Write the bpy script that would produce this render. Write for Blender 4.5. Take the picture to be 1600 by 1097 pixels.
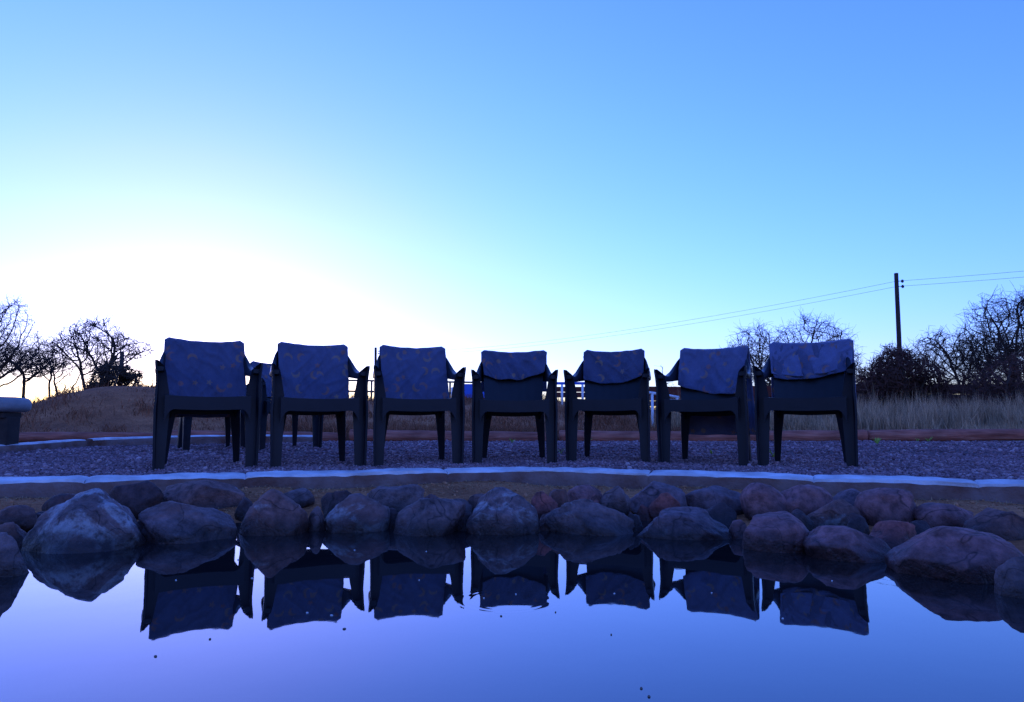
import bpy, bmesh, math, random
import numpy as np
from mathutils import Vector, Matrix, noise

# ------------------------------------------------------------------ clear
for o in list(bpy.data.objects):
    bpy.data.objects.remove(o)
SC = bpy.context.scene
COL = SC.collection
R = math.radians
random.seed(7)
RNG = np.random.default_rng(11)

# ------------------------------------------------------------------ camera
CAM_Z = 0.415                      # lens height
PITCH = R(6.07)
WZ = 0.03                          # pond level
F = 1600 * 24.0 / 36.0
cam = bpy.data.cameras.new('camera')
cam.lens = 24.0
cam.sensor_width = 36.0
cam.clip_start = 0.02
cam.clip_end = 5000
co = bpy.data.objects.new('camera', cam)
COL.objects.link(co)
co.location = (0, 0, CAM_Z)
co.rotation_euler = (R(90) + PITCH, 0, 0)
SC.camera = co

# ------------------------------------------------------------------ sky (dusk, the sun already down behind the trees)
W = bpy.data.worlds.new('World')
SC.world = W
W.use_nodes = True
nt = W.node_tree
bg = nt.nodes['Background']
sky = nt.nodes.new('ShaderNodeTexSky')
sky.sky_type = 'NISHITA'
sky.sun_disc = False
sky.sun_elevation = R(1.2)
sky.sun_rotation = R(-25)
sky.ozone_density = 3.3
sky.air_density = 1.0
sky.dust_density = 0.45
wb = nt.nodes.new('ShaderNodeMix')           # the camera's cold white balance
wb.data_type = 'RGBA'
wb.blend_type = 'MULTIPLY'
wb.inputs[0].default_value = 1.0
wb.inputs[7].default_value = (1.0, 1.10, 2.40, 1)
nt.links.new(sky.outputs[0], wb.inputs[6])
# film-like shoulder: the brightest part of the sky is held back in two gentle steps
prev = wb.outputs[2]
for knee, amount in ((0.56, 0.24), (0.82, 0.20)):
    sub = nt.nodes.new('ShaderNodeVectorMath')
    sub.operation = 'SUBTRACT'
    sub.inputs[1].default_value = (knee, knee, knee * 3.0)
    nt.links.new(wb.outputs[2], sub.inputs[0])
    mx = nt.nodes.new('ShaderNodeVectorMath')
    mx.operation = 'MAXIMUM'
    mx.inputs[1].default_value = (0, 0, 0)
    nt.links.new(sub.outputs[0], mx.inputs[0])
    sc_ = nt.nodes.new('ShaderNodeVectorMath')
    sc_.operation = 'MULTIPLY'
    sc_.inputs[1].default_value = (amount, amount * 0.45, 0.0)
    nt.links.new(mx.outputs[0], sc_.inputs[0])
    dn = nt.nodes.new('ShaderNodeVectorMath')
    dn.operation = 'SUBTRACT'
    nt.links.new(prev, dn.inputs[0])
    nt.links.new(sc_.outputs[0], dn.inputs[1])
    prev = dn.outputs[0]
nt.links.new(prev, bg.inputs[0])
bg.inputs[1].default_value = 0.15

SC.view_settings.view_transform = 'Standard'
SC.view_settings.look = 'None'
SC.view_settings.exposure = 2.737
SC.view_settings.gamma = 1.0
SC.render.engine = 'CYCLES'
SC.cycles.use_denoising = True
SC.cycles.max_bounces = 6

# ------------------------------------------------------------------ helpers
CT, ST = math.cos(PITCH), math.sin(PITCH)


def ray(px, py):
    u = (px - 800) / F
    v = (548.5 - py) / F
    return Vector((u, CT - v * ST, ST + v * CT))


def P(px, py, d):
    """point seen at pixel (px, py) that lies d metres ahead"""
    r = ray(px, py)
    r *= d / r.y
    return Vector((r.x, r.y, r.z + CAM_Z))


def G(px, py, z):
    """point seen at pixel (px, py) that lies at height z"""
    r = ray(px, py)
    r *= (z - CAM_Z) / r.z
    return Vector((r.x, r.y, z))


def tag(o, label=None, cat=None, group=None, kind=None):
    if label: o['label'] = label
    if cat: o['category'] = cat
    if group: o['group'] = group
    if kind: o['kind'] = kind
    return o


def empty(name, loc, rz=0):
    o = bpy.data.objects.new(name, None)
    COL.objects.link(o)
    o.location = loc
    o.rotation_euler = (0, 0, rz)
    o.empty_display_size = 0.1
    return o


def link(name, me, parent=None, smooth=True, mat=None):
    if mat is not None:
        me.materials.append(mat)
    if smooth:
        me.polygons.foreach_set('use_smooth', [True] * len(me.polygons))
    o = bpy.data.objects.new(name, me)
    COL.objects.link(o)
    if parent is not None:
        o.parent = parent
    return o


class MB:
    """collects simple shapes that become one mesh"""

    def __init__(self):
        self.v, self.f = [], []

    def loft(self, rings, caps=True, closed=True):
        n = len(rings[0])
        b = len(self.v)
        for r in rings:
            self.v += [tuple(p) for p in r]
        for i in range(len(rings) - 1):
            for j in range(n if closed else n - 1):
                k = (j + 1) % n
                self.f.append((b + i * n + j, b + i * n + k, b + (i + 1) * n + k, b + (i + 1) * n + j))
        if caps:
            self.f.append(tuple(b + j for j in range(n - 1, -1, -1)))
            e = b + (len(rings) - 1) * n
            self.f.append(tuple(e + j for j in range(n)))
        return self

    def box(self, c, s, rz=0.0):
        m = Matrix.Rotation(rz, 3, 'Z')
        b = len(self.v)
        for x, y, z in ((-1, -1, -1), (1, -1, -1), (1, 1, -1), (-1, 1, -1), (-1, -1, 1), (1, -1, 1), (1, 1, 1), (-1, 1, 1)):
            self.v.append(tuple(Vector(c) + m @ Vector((x * s[0] / 2, y * s[1] / 2, z * s[2] / 2))))
        for f in ((0, 3, 2, 1), (4, 5, 6, 7), (0, 1, 5, 4), (1, 2, 6, 5), (2, 3, 7, 6), (3, 0, 4, 7)):
            self.f.append(tuple(b + i for i in f))
        return self

    def tube(self, pts, rad, n=8, caps=True):
        pts = [Vector(p) for p in pts]
        rad = rad if isinstance(rad, (list, tuple)) else [rad] * len(pts)
        rings = []
        for i, p in enumerate(pts):
            t = (pts[min(i + 1, len(pts) - 1)] - pts[max(i - 1, 0)]).normalized()
            a = t.cross(Vector((0, 0, 1)))
            if a.length < 1e-3:
                a = t.cross(Vector((1, 0, 0)))
            a.normalize()
            c = t.cross(a)
            rings.append([p + (a * math.cos(q) + c * math.sin(q)) * rad[i] for q in [2 * math.pi * k / n for k in range(n)]])
        return self.loft(rings, caps)

    def mesh(self, name):
        me = bpy.data.meshes.new(name)
        me.from_pydata(self.v, [], self.f)
        me.validate()
        bm = bmesh.new()
        bm.from_mesh(me)
        bmesh.ops.recalc_face_normals(bm, faces=bm.faces)
        bm.to_mesh(me)
        bm.free()
        return me

    def build(self, name, mat, parent=None, smooth=True, bevel=0.0, angle=40):
        o = link(name, self.mesh(name), parent, smooth, mat)
        if bevel:
            m = o.modifiers.new('bevel', 'BEVEL')
            m.width = bevel
            m.segments = 2
            m.limit_method = 'ANGLE'
            m.angle_limit = R(angle)
            w = o.modifiers.new('wn', 'WEIGHTED_NORMAL')
            w.keep_sharp = True
        return o


def fast_mesh(name, verts, faces):
    """numpy verts (n,3), faces (m,3)"""
    me = bpy.data.meshes.new(name)
    me.vertices.add(len(verts))
    me.vertices.foreach_set('co', np.ascontiguousarray(verts, dtype=np.float32).ravel())
    me.loops.add(faces.size)
    me.loops.foreach_set('vertex_index', np.ascontiguousarray(faces, dtype=np.int32).ravel())
    me.polygons.add(len(faces))
    k = faces.shape[1]
    me.polygons.foreach_set('loop_start', np.arange(0, faces.size, k, dtype=np.int32))
    me.polygons.foreach_set('loop_total', np.full(len(faces), k, dtype=np.int32))
    me.update(calc_edges=True)
    return me


# ------------------------------------------------------------------ materials
class NT:
    def __init__(self, name):
        self.m = bpy.data.materials.new(name)
        self.m.use_nodes = True
        self.t = self.m.node_tree
        self.b = self.t.nodes['Principled BSDF']

    def n(self, kind, **kw):
        x = self.t.nodes.new('ShaderNode' + kind)
        for k, v in kw.items():
            setattr(x, k, v)
        return x

    def l(self, a, b):
        self.t.links.new(a, b)

    def coord(self, which='Object'):
        return self.n('TexCoord').outputs[which]

    def noise(self, vec, scale, detail=4, rough=0.55, dist=0.0):
        x = self.n('TexNoise')
        x.inputs['Scale'].default_value = scale
        x.inputs['Detail'].default_value = detail
        x.inputs['Roughness'].default_value = rough
        x.inputs['Distortion'].default_value = dist
        self.l(vec, x.inputs['Vector'])
        return x.outputs['Fac']

    def ramp(self, fac, stops):
        x = self.n('ValToRGB')
        e = x.color_ramp.elements
        while len(e) < len(stops):
            e.new(0.5)
        for i, (p, c) in enumerate(stops):
            e[i].position = p
            e[i].color = (c[0], c[1], c[2], 1) if not isinstance(c, (int, float)) else (c, c, c, 1)
        self.l(fac, x.inputs[0])
        return x.outputs[0]

    def mix(self, fac, a, b, blend='MIX'):
        x = self.n('Mix', data_type='RGBA', blend_type=blend)
        for s, v in ((0, fac), (6, a), (7, b)):
            if isinstance(v, (int, float)):
                x.inputs[s].default_value = v
            elif isinstance(v, tuple):
                x.inputs[s].default_value = (v[0], v[1], v[2], 1)
            else:
                self.l(v, x.inputs[s])
        return x.outputs[2]

    def math(self, op, a, b=None, c=None, clamp=False):
        x = self.n('Math', operation=op, use_clamp=clamp)
        for i, v in enumerate((a, b, c)):
            if v is None:
                continue
            if isinstance(v, (int, float)):
                x.inputs[i].default_value = v
            else:
                self.l(v, x.inputs[i])
        return x.outputs[0]

    def bump(self, h, strength=0.3, dist=0.01, normal=None):
        x = self.n('Bump')
        x.inputs['Strength'].default_value = strength
        x.inputs['Distance'].default_value = dist
        self.l(h, x.inputs['Height'])
        if normal is not None:
            self.l(normal, x.inputs['Normal'])
        self.l(x.outputs[0], self.b.inputs['Normal'])
        return x.outputs[0]

    def out(self, col=None, rough=0.8, spec=0.3):
        if col is not None:
            if isinstance(col, tuple):
                self.b.inputs['Base Color'].default_value = (col[0], col[1], col[2], 1)
            else:
                self.l(col, self.b.inputs['Base Color'])
        if isinstance(rough, (int, float)):
            self.b.inputs['Roughness'].default_value = rough
        else:
            self.l(rough, self.b.inputs['Roughness'])
        self.b.inputs['Specular IOR Level'].default_value = spec
        return self.m


def mat_simple(name, c1, c2, scale=8, rough=0.8, spec=0.3, bump=0.3, bdist=0.005, bscale=40, coord='Object'):
    t = NT(name)
    v = t.coord(coord)
    f = t.noise(v, scale, 5)
    col = t.ramp(f, [(0.3, c1), (0.7, c2)])
    if bump:
        t.bump(t.noise(v, bscale, 4), bump, bdist)
    return t.out(col, rough, spec)


def mat_stone():
    """river boulder: tint from the object colour, pale crust patches from its alpha, darker foot at the waterline"""
    t = NT('boulder_stone')
    oi = t.n('ObjectInfo')
    co_ = t.coord('Object')
    add = t.n('VectorMath', operation='ADD')
    sc = t.n('VectorMath', operation='SCALE')
    comb = t.n('CombineXYZ')
    for i in range(3):
        t.l(oi.outputs['Random'], comb.inputs[i])
    t.l(comb.outputs[0], sc.inputs[0])
    sc.inputs['Scale'].default_value = 37.0
    t.l(co_, add.inputs[0])
    t.l(sc.outputs[0], add.inputs[1])
    v = add.outputs[0]
    n1 = t.noise(v, 7, 6, 0.62, 0.4)
    n2 = t.noise(v, 34, 5, 0.65)
    n3 = t.noise(v, 120, 3, 0.7)
    tone = t.ramp(n1, [(0.28, 0.55), (0.5, 1.0), (0.72, 1.45)])
    col = t.mix(1.0, oi.outputs['Color'], tone, 'MULTIPLY')
    speck = t.ramp(n2, [(0.32, 0.5), (0.5, 1.0), (0.68, 1.45)])
    crack = t.ramp(t.math('ABSOLUTE', t.math('SUBTRACT', t.noise(v, 3.6, 3, 0.5, 0.8), 0.5)), [(0.0, 0.35), (0.012, 1.0)])
    speck = t.mix(1.0, speck, crack, 'MULTIPLY')
    col = t.mix(1.0, col, speck, 'MULTIPLY')
    rust = t.ramp(t.noise(v, 4.3, 5, 0.6, 1.0), [(0.55, 0.0), (0.68, 1.0)])
    col = t.mix(t.math('MULTIPLY', rust, 0.35), col, (0.24, 0.09, 0.06))
    # pale mineral crust on the upper side
    geo = t.n('NewGeometry')
    sep = t.n('SeparateXYZ')
    t.l(geo.outputs['Position'], sep.inputs[0])
    crust = t.noise(v, 5.0, 7, 0.68, 1.4)
    crust = t.math('ADD', crust, t.math('MULTIPLY', oi.outputs['Alpha'], 0.5))
    crust = t.ramp(crust, [(0.70, 0.0), (0.79, 1.0)])
    crust = t.math('MULTIPLY', crust, t.ramp(n2, [(0.38, 0.15), (0.58, 1.0)]))
    col = t.mix(t.math('MULTIPLY', crust, 0.8), col, (0.36, 0.35, 0.35))
    # darker, smoother band above the water
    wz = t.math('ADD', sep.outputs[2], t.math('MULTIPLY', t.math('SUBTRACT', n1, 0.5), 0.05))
    foot_dark = t.n('MapRange')
    foot_dark.inputs[1].default_value = 0.050
    foot_dark.inputs[2].default_value = 0.105
    foot_dark.inputs[3].default_value = 1.0
    foot_dark.inputs[4].default_value = 0.0
    t.l(wz, foot_dark.inputs[0])
    col = t.mix(foot_dark.outputs[0], col, t.mix(1.0, col, (0.26, 0.26, 0.25), 'MULTIPLY'))
    rough = t.math('SUBTRACT', 0.82, t.math('MULTIPLY', foot_dark.outputs[0], 0.4))
    h = t.math('ADD', t.math('MULTIPLY', n2, 0.7), t.math('MULTIPLY', n3, 0.3))
    t.bump(h, 0.8, 0.016)
    return t.out(col, rough, 0.3)


def mat_gravel(name='gravel_stone', island=True):
    t = NT(name)
    v = t.coord('Object')
    if island:
        g = t.n('NewGeometry')
        col = t.ramp(g.outputs['Random Per Island'], [(0.0, (0.13, 0.072, 0.078)), (0.5, (0.225, 0.128, 0.135)), (0.85, (0.30, 0.18, 0.185)), (1.0, (0.46, 0.32, 0.31))])
    else:
        f = t.noise(v, 60, 5, 0.7)
        col = t.ramp(f, [(0.3, (0.06, 0.036, 0.04)), (0.5, (0.15, 0.088, 0.095)), (0.7, (0.25, 0.155, 0.16))])
        t.bump(t.noise(v, 90, 4, 0.7), 1.0, 0.02)
    col = t.mix(1.0, col, t.ramp(t.noise(v, 1.6, 5, 0.65), [(0.3, 0.68), (0.7, 1.28)]), 'MULTIPLY')
    return t.out(col, 0.9, 0.2)


def mat_ground():
    t = NT('dry_soil')
    v = t.coord('Object')
    f = t.noise(v, 1.7, 7, 0.72)
    g = t.noise(v, 45, 5, 0.7)
    col = t.ramp(f, [(0.3, (0.20, 0.075, 0.035)), (0.5, (0.40, 0.15, 0.062)), (0.7, (0.56, 0.23, 0.10))])
    col = t.mix(1.0, col, t.ramp(g, [(0.3, 0.55), (0.7, 1.35)]), 'MULTIPLY')
    t.bump(t.math('ADD', g, t.math('MULTIPLY', f, 2.0)), 0.8, 0.02)
    return t.out(col, 0.95, 0.1)


def mat_water():
    t = NT('pond_water')
    v = t.coord('Object')
    # faint swell plus one set of rings where something touched the surface
    sep = t.n('SeparateXYZ')
    t.l(v, sep.inputs[0])
    ctr = G(792, 938, WZ)
    dx = t.math('SUBTRACT', sep.outputs[0], ctr.x)
    dy = t.math('SUBTRACT', sep.outputs[1], ctr.y)
    r = t.math('SQRT', t.math('ADD', t.math('MULTIPLY', dx, dx), t.math('MULTIPLY', dy, dy)))
    wave = t.math('SINE', t.math('MULTIPLY', r, 330.0))
    env = t.n('MapRange', interpolation_type='SMOOTHSTEP')
    env.inputs[1].default_value = 0.03
    env.inputs[2].default_value = 0.0
    env.inputs[3].default_value = 0.0
    env.inputs[4].default_value = 1.0
    t.l(t.math('ABSOLUTE', t.math('SUBTRACT', r, 0.095)), env.inputs[0])
    rings = t.math('MULTIPLY', t.math('MULTIPLY', wave, env.outputs[0]), 0.003)
    swell = t.math('MULTIPLY', t.noise(v, 2.6, 2, 0.5), 0.10)
    fine = t.math('MULTIPLY', t.noise(v, 14.0, 2, 0.5), 0.012)
    t.bump(t.math('ADD', t.math('ADD', rings, swell), fine), 0.25, 0.02)
    t.b.inputs['IOR'].default_value = 1.76
    t.b.inputs['Specular Tint'].default_value = (0.74, 1.0, 0.92, 1)
    f = t.noise(v, 3.0, 4)
    col = t.ramp(f, [(0.3, (0.010, 0.009, 0.010)), (0.7, (0.018, 0.015, 0.015))])
    return t.out(col, 0.015, 0.5)


def mat_towel():
    t = NT('printed_fleece')
    uv = t.n('UVMap').outputs[0]
    oi = t.n('ObjectInfo')
    comb = t.n('CombineXYZ')
    t.l(t.math('MULTIPLY', oi.outputs['Random'], 13.7), comb.inputs[0])
    t.l(t.math('MULTIPLY', oi.outputs['Random'], 5.1), comb.inputs[1])
    add = t.n('VectorMath', operation='ADD')
    t.l(uv, add.inputs[0])
    t.l(comb.outputs[0], add.inputs[1])
    vor = t.n('TexVoronoi', voronoi_dimensions='2D')
    vor.inputs['Scale'].default_value = 9.5
    vor.inputs['Randomness'].default_value = 1.0
    t.l(add.outputs[0], vor.inputs['Vector'])
    sub = t.n('VectorMath', operation='SUBTRACT')
    t.l(add.outputs[0], sub.inputs[0])
    t.l(vor.outputs['Position'], sub.inputs[1])
    sepc = t.n('SeparateColor')
    t.l(vor.outputs['Color'], sepc.inputs[0])
    rot = t.n('VectorRotate', rotation_type='Z_AXIS')
    t.l(sub.outputs[0], rot.inputs['Vector'])
    t.l(t.math('MULTIPLY', sepc.outputs[0], 6.283), rot.inputs['Angle'])
    ln = t.n('VectorMath', operation='LENGTH')
    t.l(rot.outputs[0], ln.inputs[0])
    d0 = ln.outputs['Value']
    off = t.n('VectorMath', operation='SUBTRACT')
    t.l(rot.outputs[0], off.inputs[0])
    off.inputs[1].default_value = (0.017, 0.004, 0)
    ln2 = t.n('VectorMath', operation='LENGTH')
    t.l(off.outputs[0], ln2.inputs[0])
    def soft(v, lo, hi):
        m_ = t.n('MapRange', interpolation_type='SMOOTHSTEP')
        m_.inputs[1].default_value = lo
        m_.inputs[2].default_value = hi
        t.l(v, m_.inputs[0])
        return m_.outputs[0]
    moon = t.math('MULTIPLY', t.math('SUBTRACT', 1.0, soft(d0, 0.026, 0.033)), soft(ln2.outputs['Value'], 0.023, 0.030))
    sx = t.n('SeparateXYZ')
    t.l(rot.outputs[0], sx.inputs[0])
    ang = t.math('ARCTAN2', sx.outputs[1], sx.outputs[0])
    star_r = t.math('ADD', 0.0135, t.math('MULTIPLY', t.math('COSINE', t.math('MULTIPLY', ang, 5.0)), 0.005))
    star = t.math('LESS_THAN', d0, star_r)
    sun = t.math('SUBTRACT', 1.0, soft(d0, 0.012, 0.020))
    pick = sepc.outputs[1]
    a = t.math('GREATER_THAN', pick, 0.55)
    b = t.math('LESS_THAN', pick, 0.16)
    mid = t.math('MULTIPLY', t.math('GREATER_THAN', pick, 0.16), t.math('LESS_THAN', pick, 0.36))
    m = t.math('ADD', t.math('ADD', t.math('MULTIPLY', a, moon), t.math('MULTIPLY', b, sun)), t.math('MULTIPLY', mid, star))
    pile = t.noise(uv, 420, 3, 0.7)
    fade = t.math('MULTIPLY', m, t.ramp(t.noise(uv, 60, 3), [(0.3, 0.55), (0.6, 1.0)]))
    hue = t.mix(sepc.outputs[2], (0.34, 0.12, 0.05), (0.34, 0.22, 0.10))
    base = t.ramp(t.noise(uv, 9, 5, 0.6), [(0.3, (0.066, 0.074, 0.130)), (0.7, (0.094, 0.104, 0.175))])
    base = t.mix(1.0, base, oi.outputs['Color'], 'MULTIPLY')
    base = t.mix(1.0, base, t.ramp(pile, [(0.3, 0.75), (0.7, 1.25)]), 'MULTIPLY')
    col = t.mix(t.math('MULTIPLY', fade, 0.6), base, hue)
    t.bump(t.math('ADD', pile, t.math('MULTIPLY', t.noise(uv, 70, 4), 1.5)), 0.6, 0.004)
    t.b.inputs['Sheen Weight'].default_value = 0.25
    t.b.inputs['Sheen Roughness'].default_value = 0.5
    return t.out(col, 0.95, 0.1)


M = {}
M['ground'] = mat_ground()
M['gravel'] = mat_gravel()
M['gravel_bed'] = mat_gravel('gravel_bed', False)
M['water'] = mat_water()
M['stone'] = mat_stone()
M['towel'] = mat_towel()
M['plastic'] = mat_simple('dark_green_plastic', (0.0075, 0.0105, 0.0155), (0.011, 0.014, 0.020), 9, 0.38, 0.2, 0.15, 0.001, 160)
M['kerb_top'] = mat_simple('whitewashed_mortar', (0.40, 0.36, 0.34), (0.74, 0.72, 0.70), 7, 0.9, 0.2, 0.8, 0.01, 60)
M['kerb_side'] = mat_simple('stained_mortar', (0.13, 0.055, 0.036), (0.25, 0.17, 0.15), 5.5, 0.95, 0.1, 0.8, 0.01, 50)
M['concrete'] = mat_simple('grey_concrete', (0.19, 0.185, 0.185), (0.28, 0.275, 0.27), 6, 0.9, 0.2, 0.6, 0.006, 70)
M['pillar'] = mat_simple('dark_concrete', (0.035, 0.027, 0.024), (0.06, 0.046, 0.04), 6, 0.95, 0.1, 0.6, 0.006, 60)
M['bark'] = mat_simple('dark_bark', (0.045, 0.032, 0.025), (0.095, 0.068, 0.05), 9, 0.95, 0.1, 0.6, 0.01, 40)
M['twig'] = mat_simple('dry_twig', (0.05, 0.034, 0.026), (0.11, 0.075, 0.055), 2, 0.95, 0.1, 0, coord='Object')
M['twig_red'] = mat_simple('reddish_twig', (0.075, 0.036, 0.028), (0.15, 0.075, 0.055), 2, 0.95, 0.1, 0)
M['rust'] = mat_simple('rust_painted_board', (0.085, 0.020, 0.013), (0.15, 0.04, 0.025), 5, 0.9, 0.2, 0.4, 0.004, 50)
M['blue'] = mat_simple('blue_paint', (0.03, 0.09, 0.42), (0.05, 0.14, 0.55), 4, 0.6, 0.3, 0.2, 0.002, 40)
M['white'] = mat_simple('white_paint', (0.58, 0.58, 0.58), (0.74, 0.74, 0.74), 8, 0.6, 0.3, 0.2, 0.002, 60)
M['steel'] = mat_simple('dark_steel', (0.03, 0.03, 0.032), (0.06, 0.055, 0.05), 10, 0.6, 0.4, 0.2, 0.002, 60)
M['pole'] = mat_simple('tarred_timber', (0.035, 0.025, 0.022), (0.075, 0.052, 0.042), 4, 0.95, 0.1, 0.6, 0.01, 30)
M['weed'] = mat_simple('yellow_green_leaf', (0.20, 0.30, 0.03), (0.34, 0.44, 0.06), 30, 0.7, 0.3, 0)
M['leaf'] = mat_simple('dead_leaf', (0.10, 0.08, 0.07), (0.20, 0.16, 0.13), 60, 0.8, 0.2, 0)
M['petal'] = mat_simple('pale_flake', (0.45, 0.45, 0.46), (0.62, 0.62, 0.62), 60, 0.8, 0.2, 0)
M['red'] = mat_simple('bright_red_plastic', (0.75, 0.02, 0.015), (0.85, 0.035, 0.02), 20, 0.4, 0.5, 0)
M['sandal'] = mat_simple('ceramic', (0.3, 0.3, 0.3), (0.4, 0.4, 0.4), 20, 0.3, 0.5, 0)


def mat_log():
    t = NT('weathered_log')
    v = t.coord('Object')
    mp = t.n('Mapping')
    mp.inputs['Scale'].default_value = (1.2, 16, 16)
    t.l(v, mp.inputs[0])
    f = t.noise(mp.outputs[0], 2.2, 6, 0.65)
    g = t.noise(v, 3.0, 4)
    col = t.ramp(f, [(0.30, (0.20, 0.060, 0.038)), (0.52, (0.38, 0.125, 0.080)), (0.72, (0.50, 0.21, 0.135))])
    col = t.mix(1.0, col, t.ramp(g, [(0.3, 0.7), (0.7, 1.2)]), 'MULTIPLY')
    t.bump(f, 0.7, 0.012)
    return t.out(col, 0.9, 0.15)


def mat_grass(name, c):
    t = NT(name)
    g = t.n('NewGeometry')
    col = t.ramp(g.outputs['Random Per Island'], [(0.0, tuple(x * 0.45 for x in c)), (0.5, c), (1.0, tuple(min(1, x * 1.5) for x in c))])
    t.b.inputs['Subsurface Weight'].default_value = 0.0
    return t.out(col, 0.9, 0.1)


M['log'] = mat_log()
M['ground_clod'] = mat_grass('soil_clod', (0.36, 0.16, 0.08))
M['grass_tall'] = mat_grass('tall_dry_grass', (0.47, 0.30, 0.165))
M['grass_low'] = mat_grass('low_dry_grass', (0.27, 0.105, 0.052))
M['straw'] = mat_grass('straw', (0.32, 0.19, 0.09))

# ------------------------------------------------------------------ terrain
KC = Vector((0.0, 0.9))
kerb_ctrl = [(4.3, 1.5), (3.2, 2.30), (2.16, 2.88), (1.24, 3.31), (0.68, 3.60), (0.06, 3.80), (-0.68, 3.60), (-1.26, 3.37), (-2.25, 3.02),
             (-3.4, 2.55), (-4.5, 1.8), (-5.2, 0.4), (-4.6, -1.6), (-2.5, -3.0), (0, -3.4), (2.5, -3.0), (4.5, -1.8), (5.0, 0.2)]


def catmull(pts, n, closed=True):
    out = []
    m = len(pts)
    for i in range(m if closed else m - 1):
        p0, p1, p2, p3 = [np.array(pts[(i + k) % m if closed else min(max(i + k, 0), m - 1)], float) for k in (-1, 0, 1, 2)]
        for j in range(n):
            t = j / n
            out.append(0.5 * ((2 * p1) + (-p0 + p2) * t + (2 * p0 - 5 * p1 + 4 * p2 - p3) * t * t + (-p0 + 3 * p1 - 3 * p2 + p3) * t ** 3))
    if not closed:
        out.append(np.array(pts[-1], float))
    return np.array(out)


KERB = catmull(kerb_ctrl, 24)
shore_ctrl = [(1.42, 1.1), (1.34, 1.68), (1.12, 2.08), (0.85, 2.32), (0.45, 2.58), (0.0, 2.66), (-0.55, 2.70), (-1.0, 2.50), (-1.38, 2.25), (-1.55, 1.8), (-1.62, 1.1),
              (-1.35, 0.35), (-0.9, -0.15), (-0.1, -0.4), (0.8, -0.15), (1.25, 0.4)]
SHORE = catmull(shore_ctrl, 16)


def polar_table(loop):
    a = np.arctan2(loop[:, 1] - KC.y, loop[:, 0] - KC.x)
    r = np.hypot(loop[:, 1] - KC.y, loop[:, 0] - KC.x)
    k = np.argsort(a)
    a, r = a[k], r[k]
    return np.concatenate([a - 2 * np.pi, a, a + 2 * np.pi]), np.concatenate([r, r, r])


KA, KR = polar_table(KERB)
SA, SR = polar_table(SHORE)


def sstep(a, b, x):
    t = np.clip((x - a) / (b - a), 0, 1)
    return t * t * (3 - 2 * t)


def H(x, y):
    """terrain height, vectorised"""
    x = np.asarray(x, float)
    y = np.asarray(y, float)
    a = np.arctan2(y - KC.y, x - KC.x)
    r = np.hypot(y - KC.y, x - KC.x)
    rk = np.interp(a, KA, KR)
    rs = np.interp(a, SA, SR)
    t = r - rs
    pond = -0.36 + 0.385 * sstep(-0.32, 0.20, t)
    bank = pond + 0.018 * sstep(0.1, 0.5, t) + 0.046 * (1 - sstep(0.22, 0.72, rk - r)) + 0.008 * np.sin(a * 23.0 + 2.0 * np.sin(a * 9.0)) * (1 - sstep(0.0, 0.25, rk - r))
    bump = 0.006 * np.sin(x * 5.1 + y * 2.3) + 0.005 * np.sin(x * 2.7 - y * 4.4 + 1.0)
    bank = bank + bump * sstep(0.15, 0.4, t)
    u = x / np.maximum(y, 1.0)
    grav = 0.147 + (0.025 + 0.027 * sstep(-0.5, -0.2, u)) * sstep(4.6, 6.6, y) + bump * 0.5
    z = np.where(r < rk + 0.06, bank, grav)
    # land beyond the log edging
    rise = sstep(8.3, 15.0, y)
    amp = 0.52 + 0.20 * sstep(-0.55, -0.30, u) - 0.40 * sstep(0.0, 0.40, u)
    z = z + rise * amp
    # mounds of earth to the left
    z = z + 0.62 * np.exp(-((x + 6.6) / 1.5) ** 2 - ((y - 11.2) / 1.5) ** 2)
    z = z + 0.25 * np.exp(-((x + 4.6) / 1.6) ** 2 - ((y - 12.5) / 1.6) ** 2)
    z = z + np.where(y > 8.6, 0.04 * np.sin(x * 1.9 + 0.7 * y) * np.sin(y * 1.3 - x * 0.6), 0) * sstep(8.6, 9.4, y) * (1 - sstep(30, 60, y))
    return z


def Hs(x, y):
    return float(H(x, y))


def axis(fine0, fine1, step, far, grow=1.25):
    a = list(np.arange(fine0, fine1 + 1e-6, step))
    s = step
    while a[-1] < far:
        s *= grow
        a.append(a[-1] + s)
    s = step
    b = []
    c = a[0]
    while c > -far:
        s *= grow
        c -= s
        b.append(c)
    return np.array(b[::-1] + a)


gx = axis(-8.0, 8.0, 0.055, 900, 1.18)
gy = axis(-1.0, 9.0, 0.055, 1500, 1.14)
XX, YY = np.meshgrid(gx, gy)
ZZ = H(XX, YY)
nx, ny = len(gx), len(gy)
idx = np.arange(nx * ny).reshape(ny, nx)
faces = np.stack([idx[:-1, :-1], idx[:-1, 1:], idx[1:, 1:], idx[1:, :-1]], -1).reshape(-1, 4)
go = link('ground', fast_mesh('ground', np.stack([XX, YY, ZZ], -1).reshape(-1, 3), faces), None, True, M['ground'])
tag(go, 'dry brown soil around the pond and beyond the logs', kind='structure')

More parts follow.
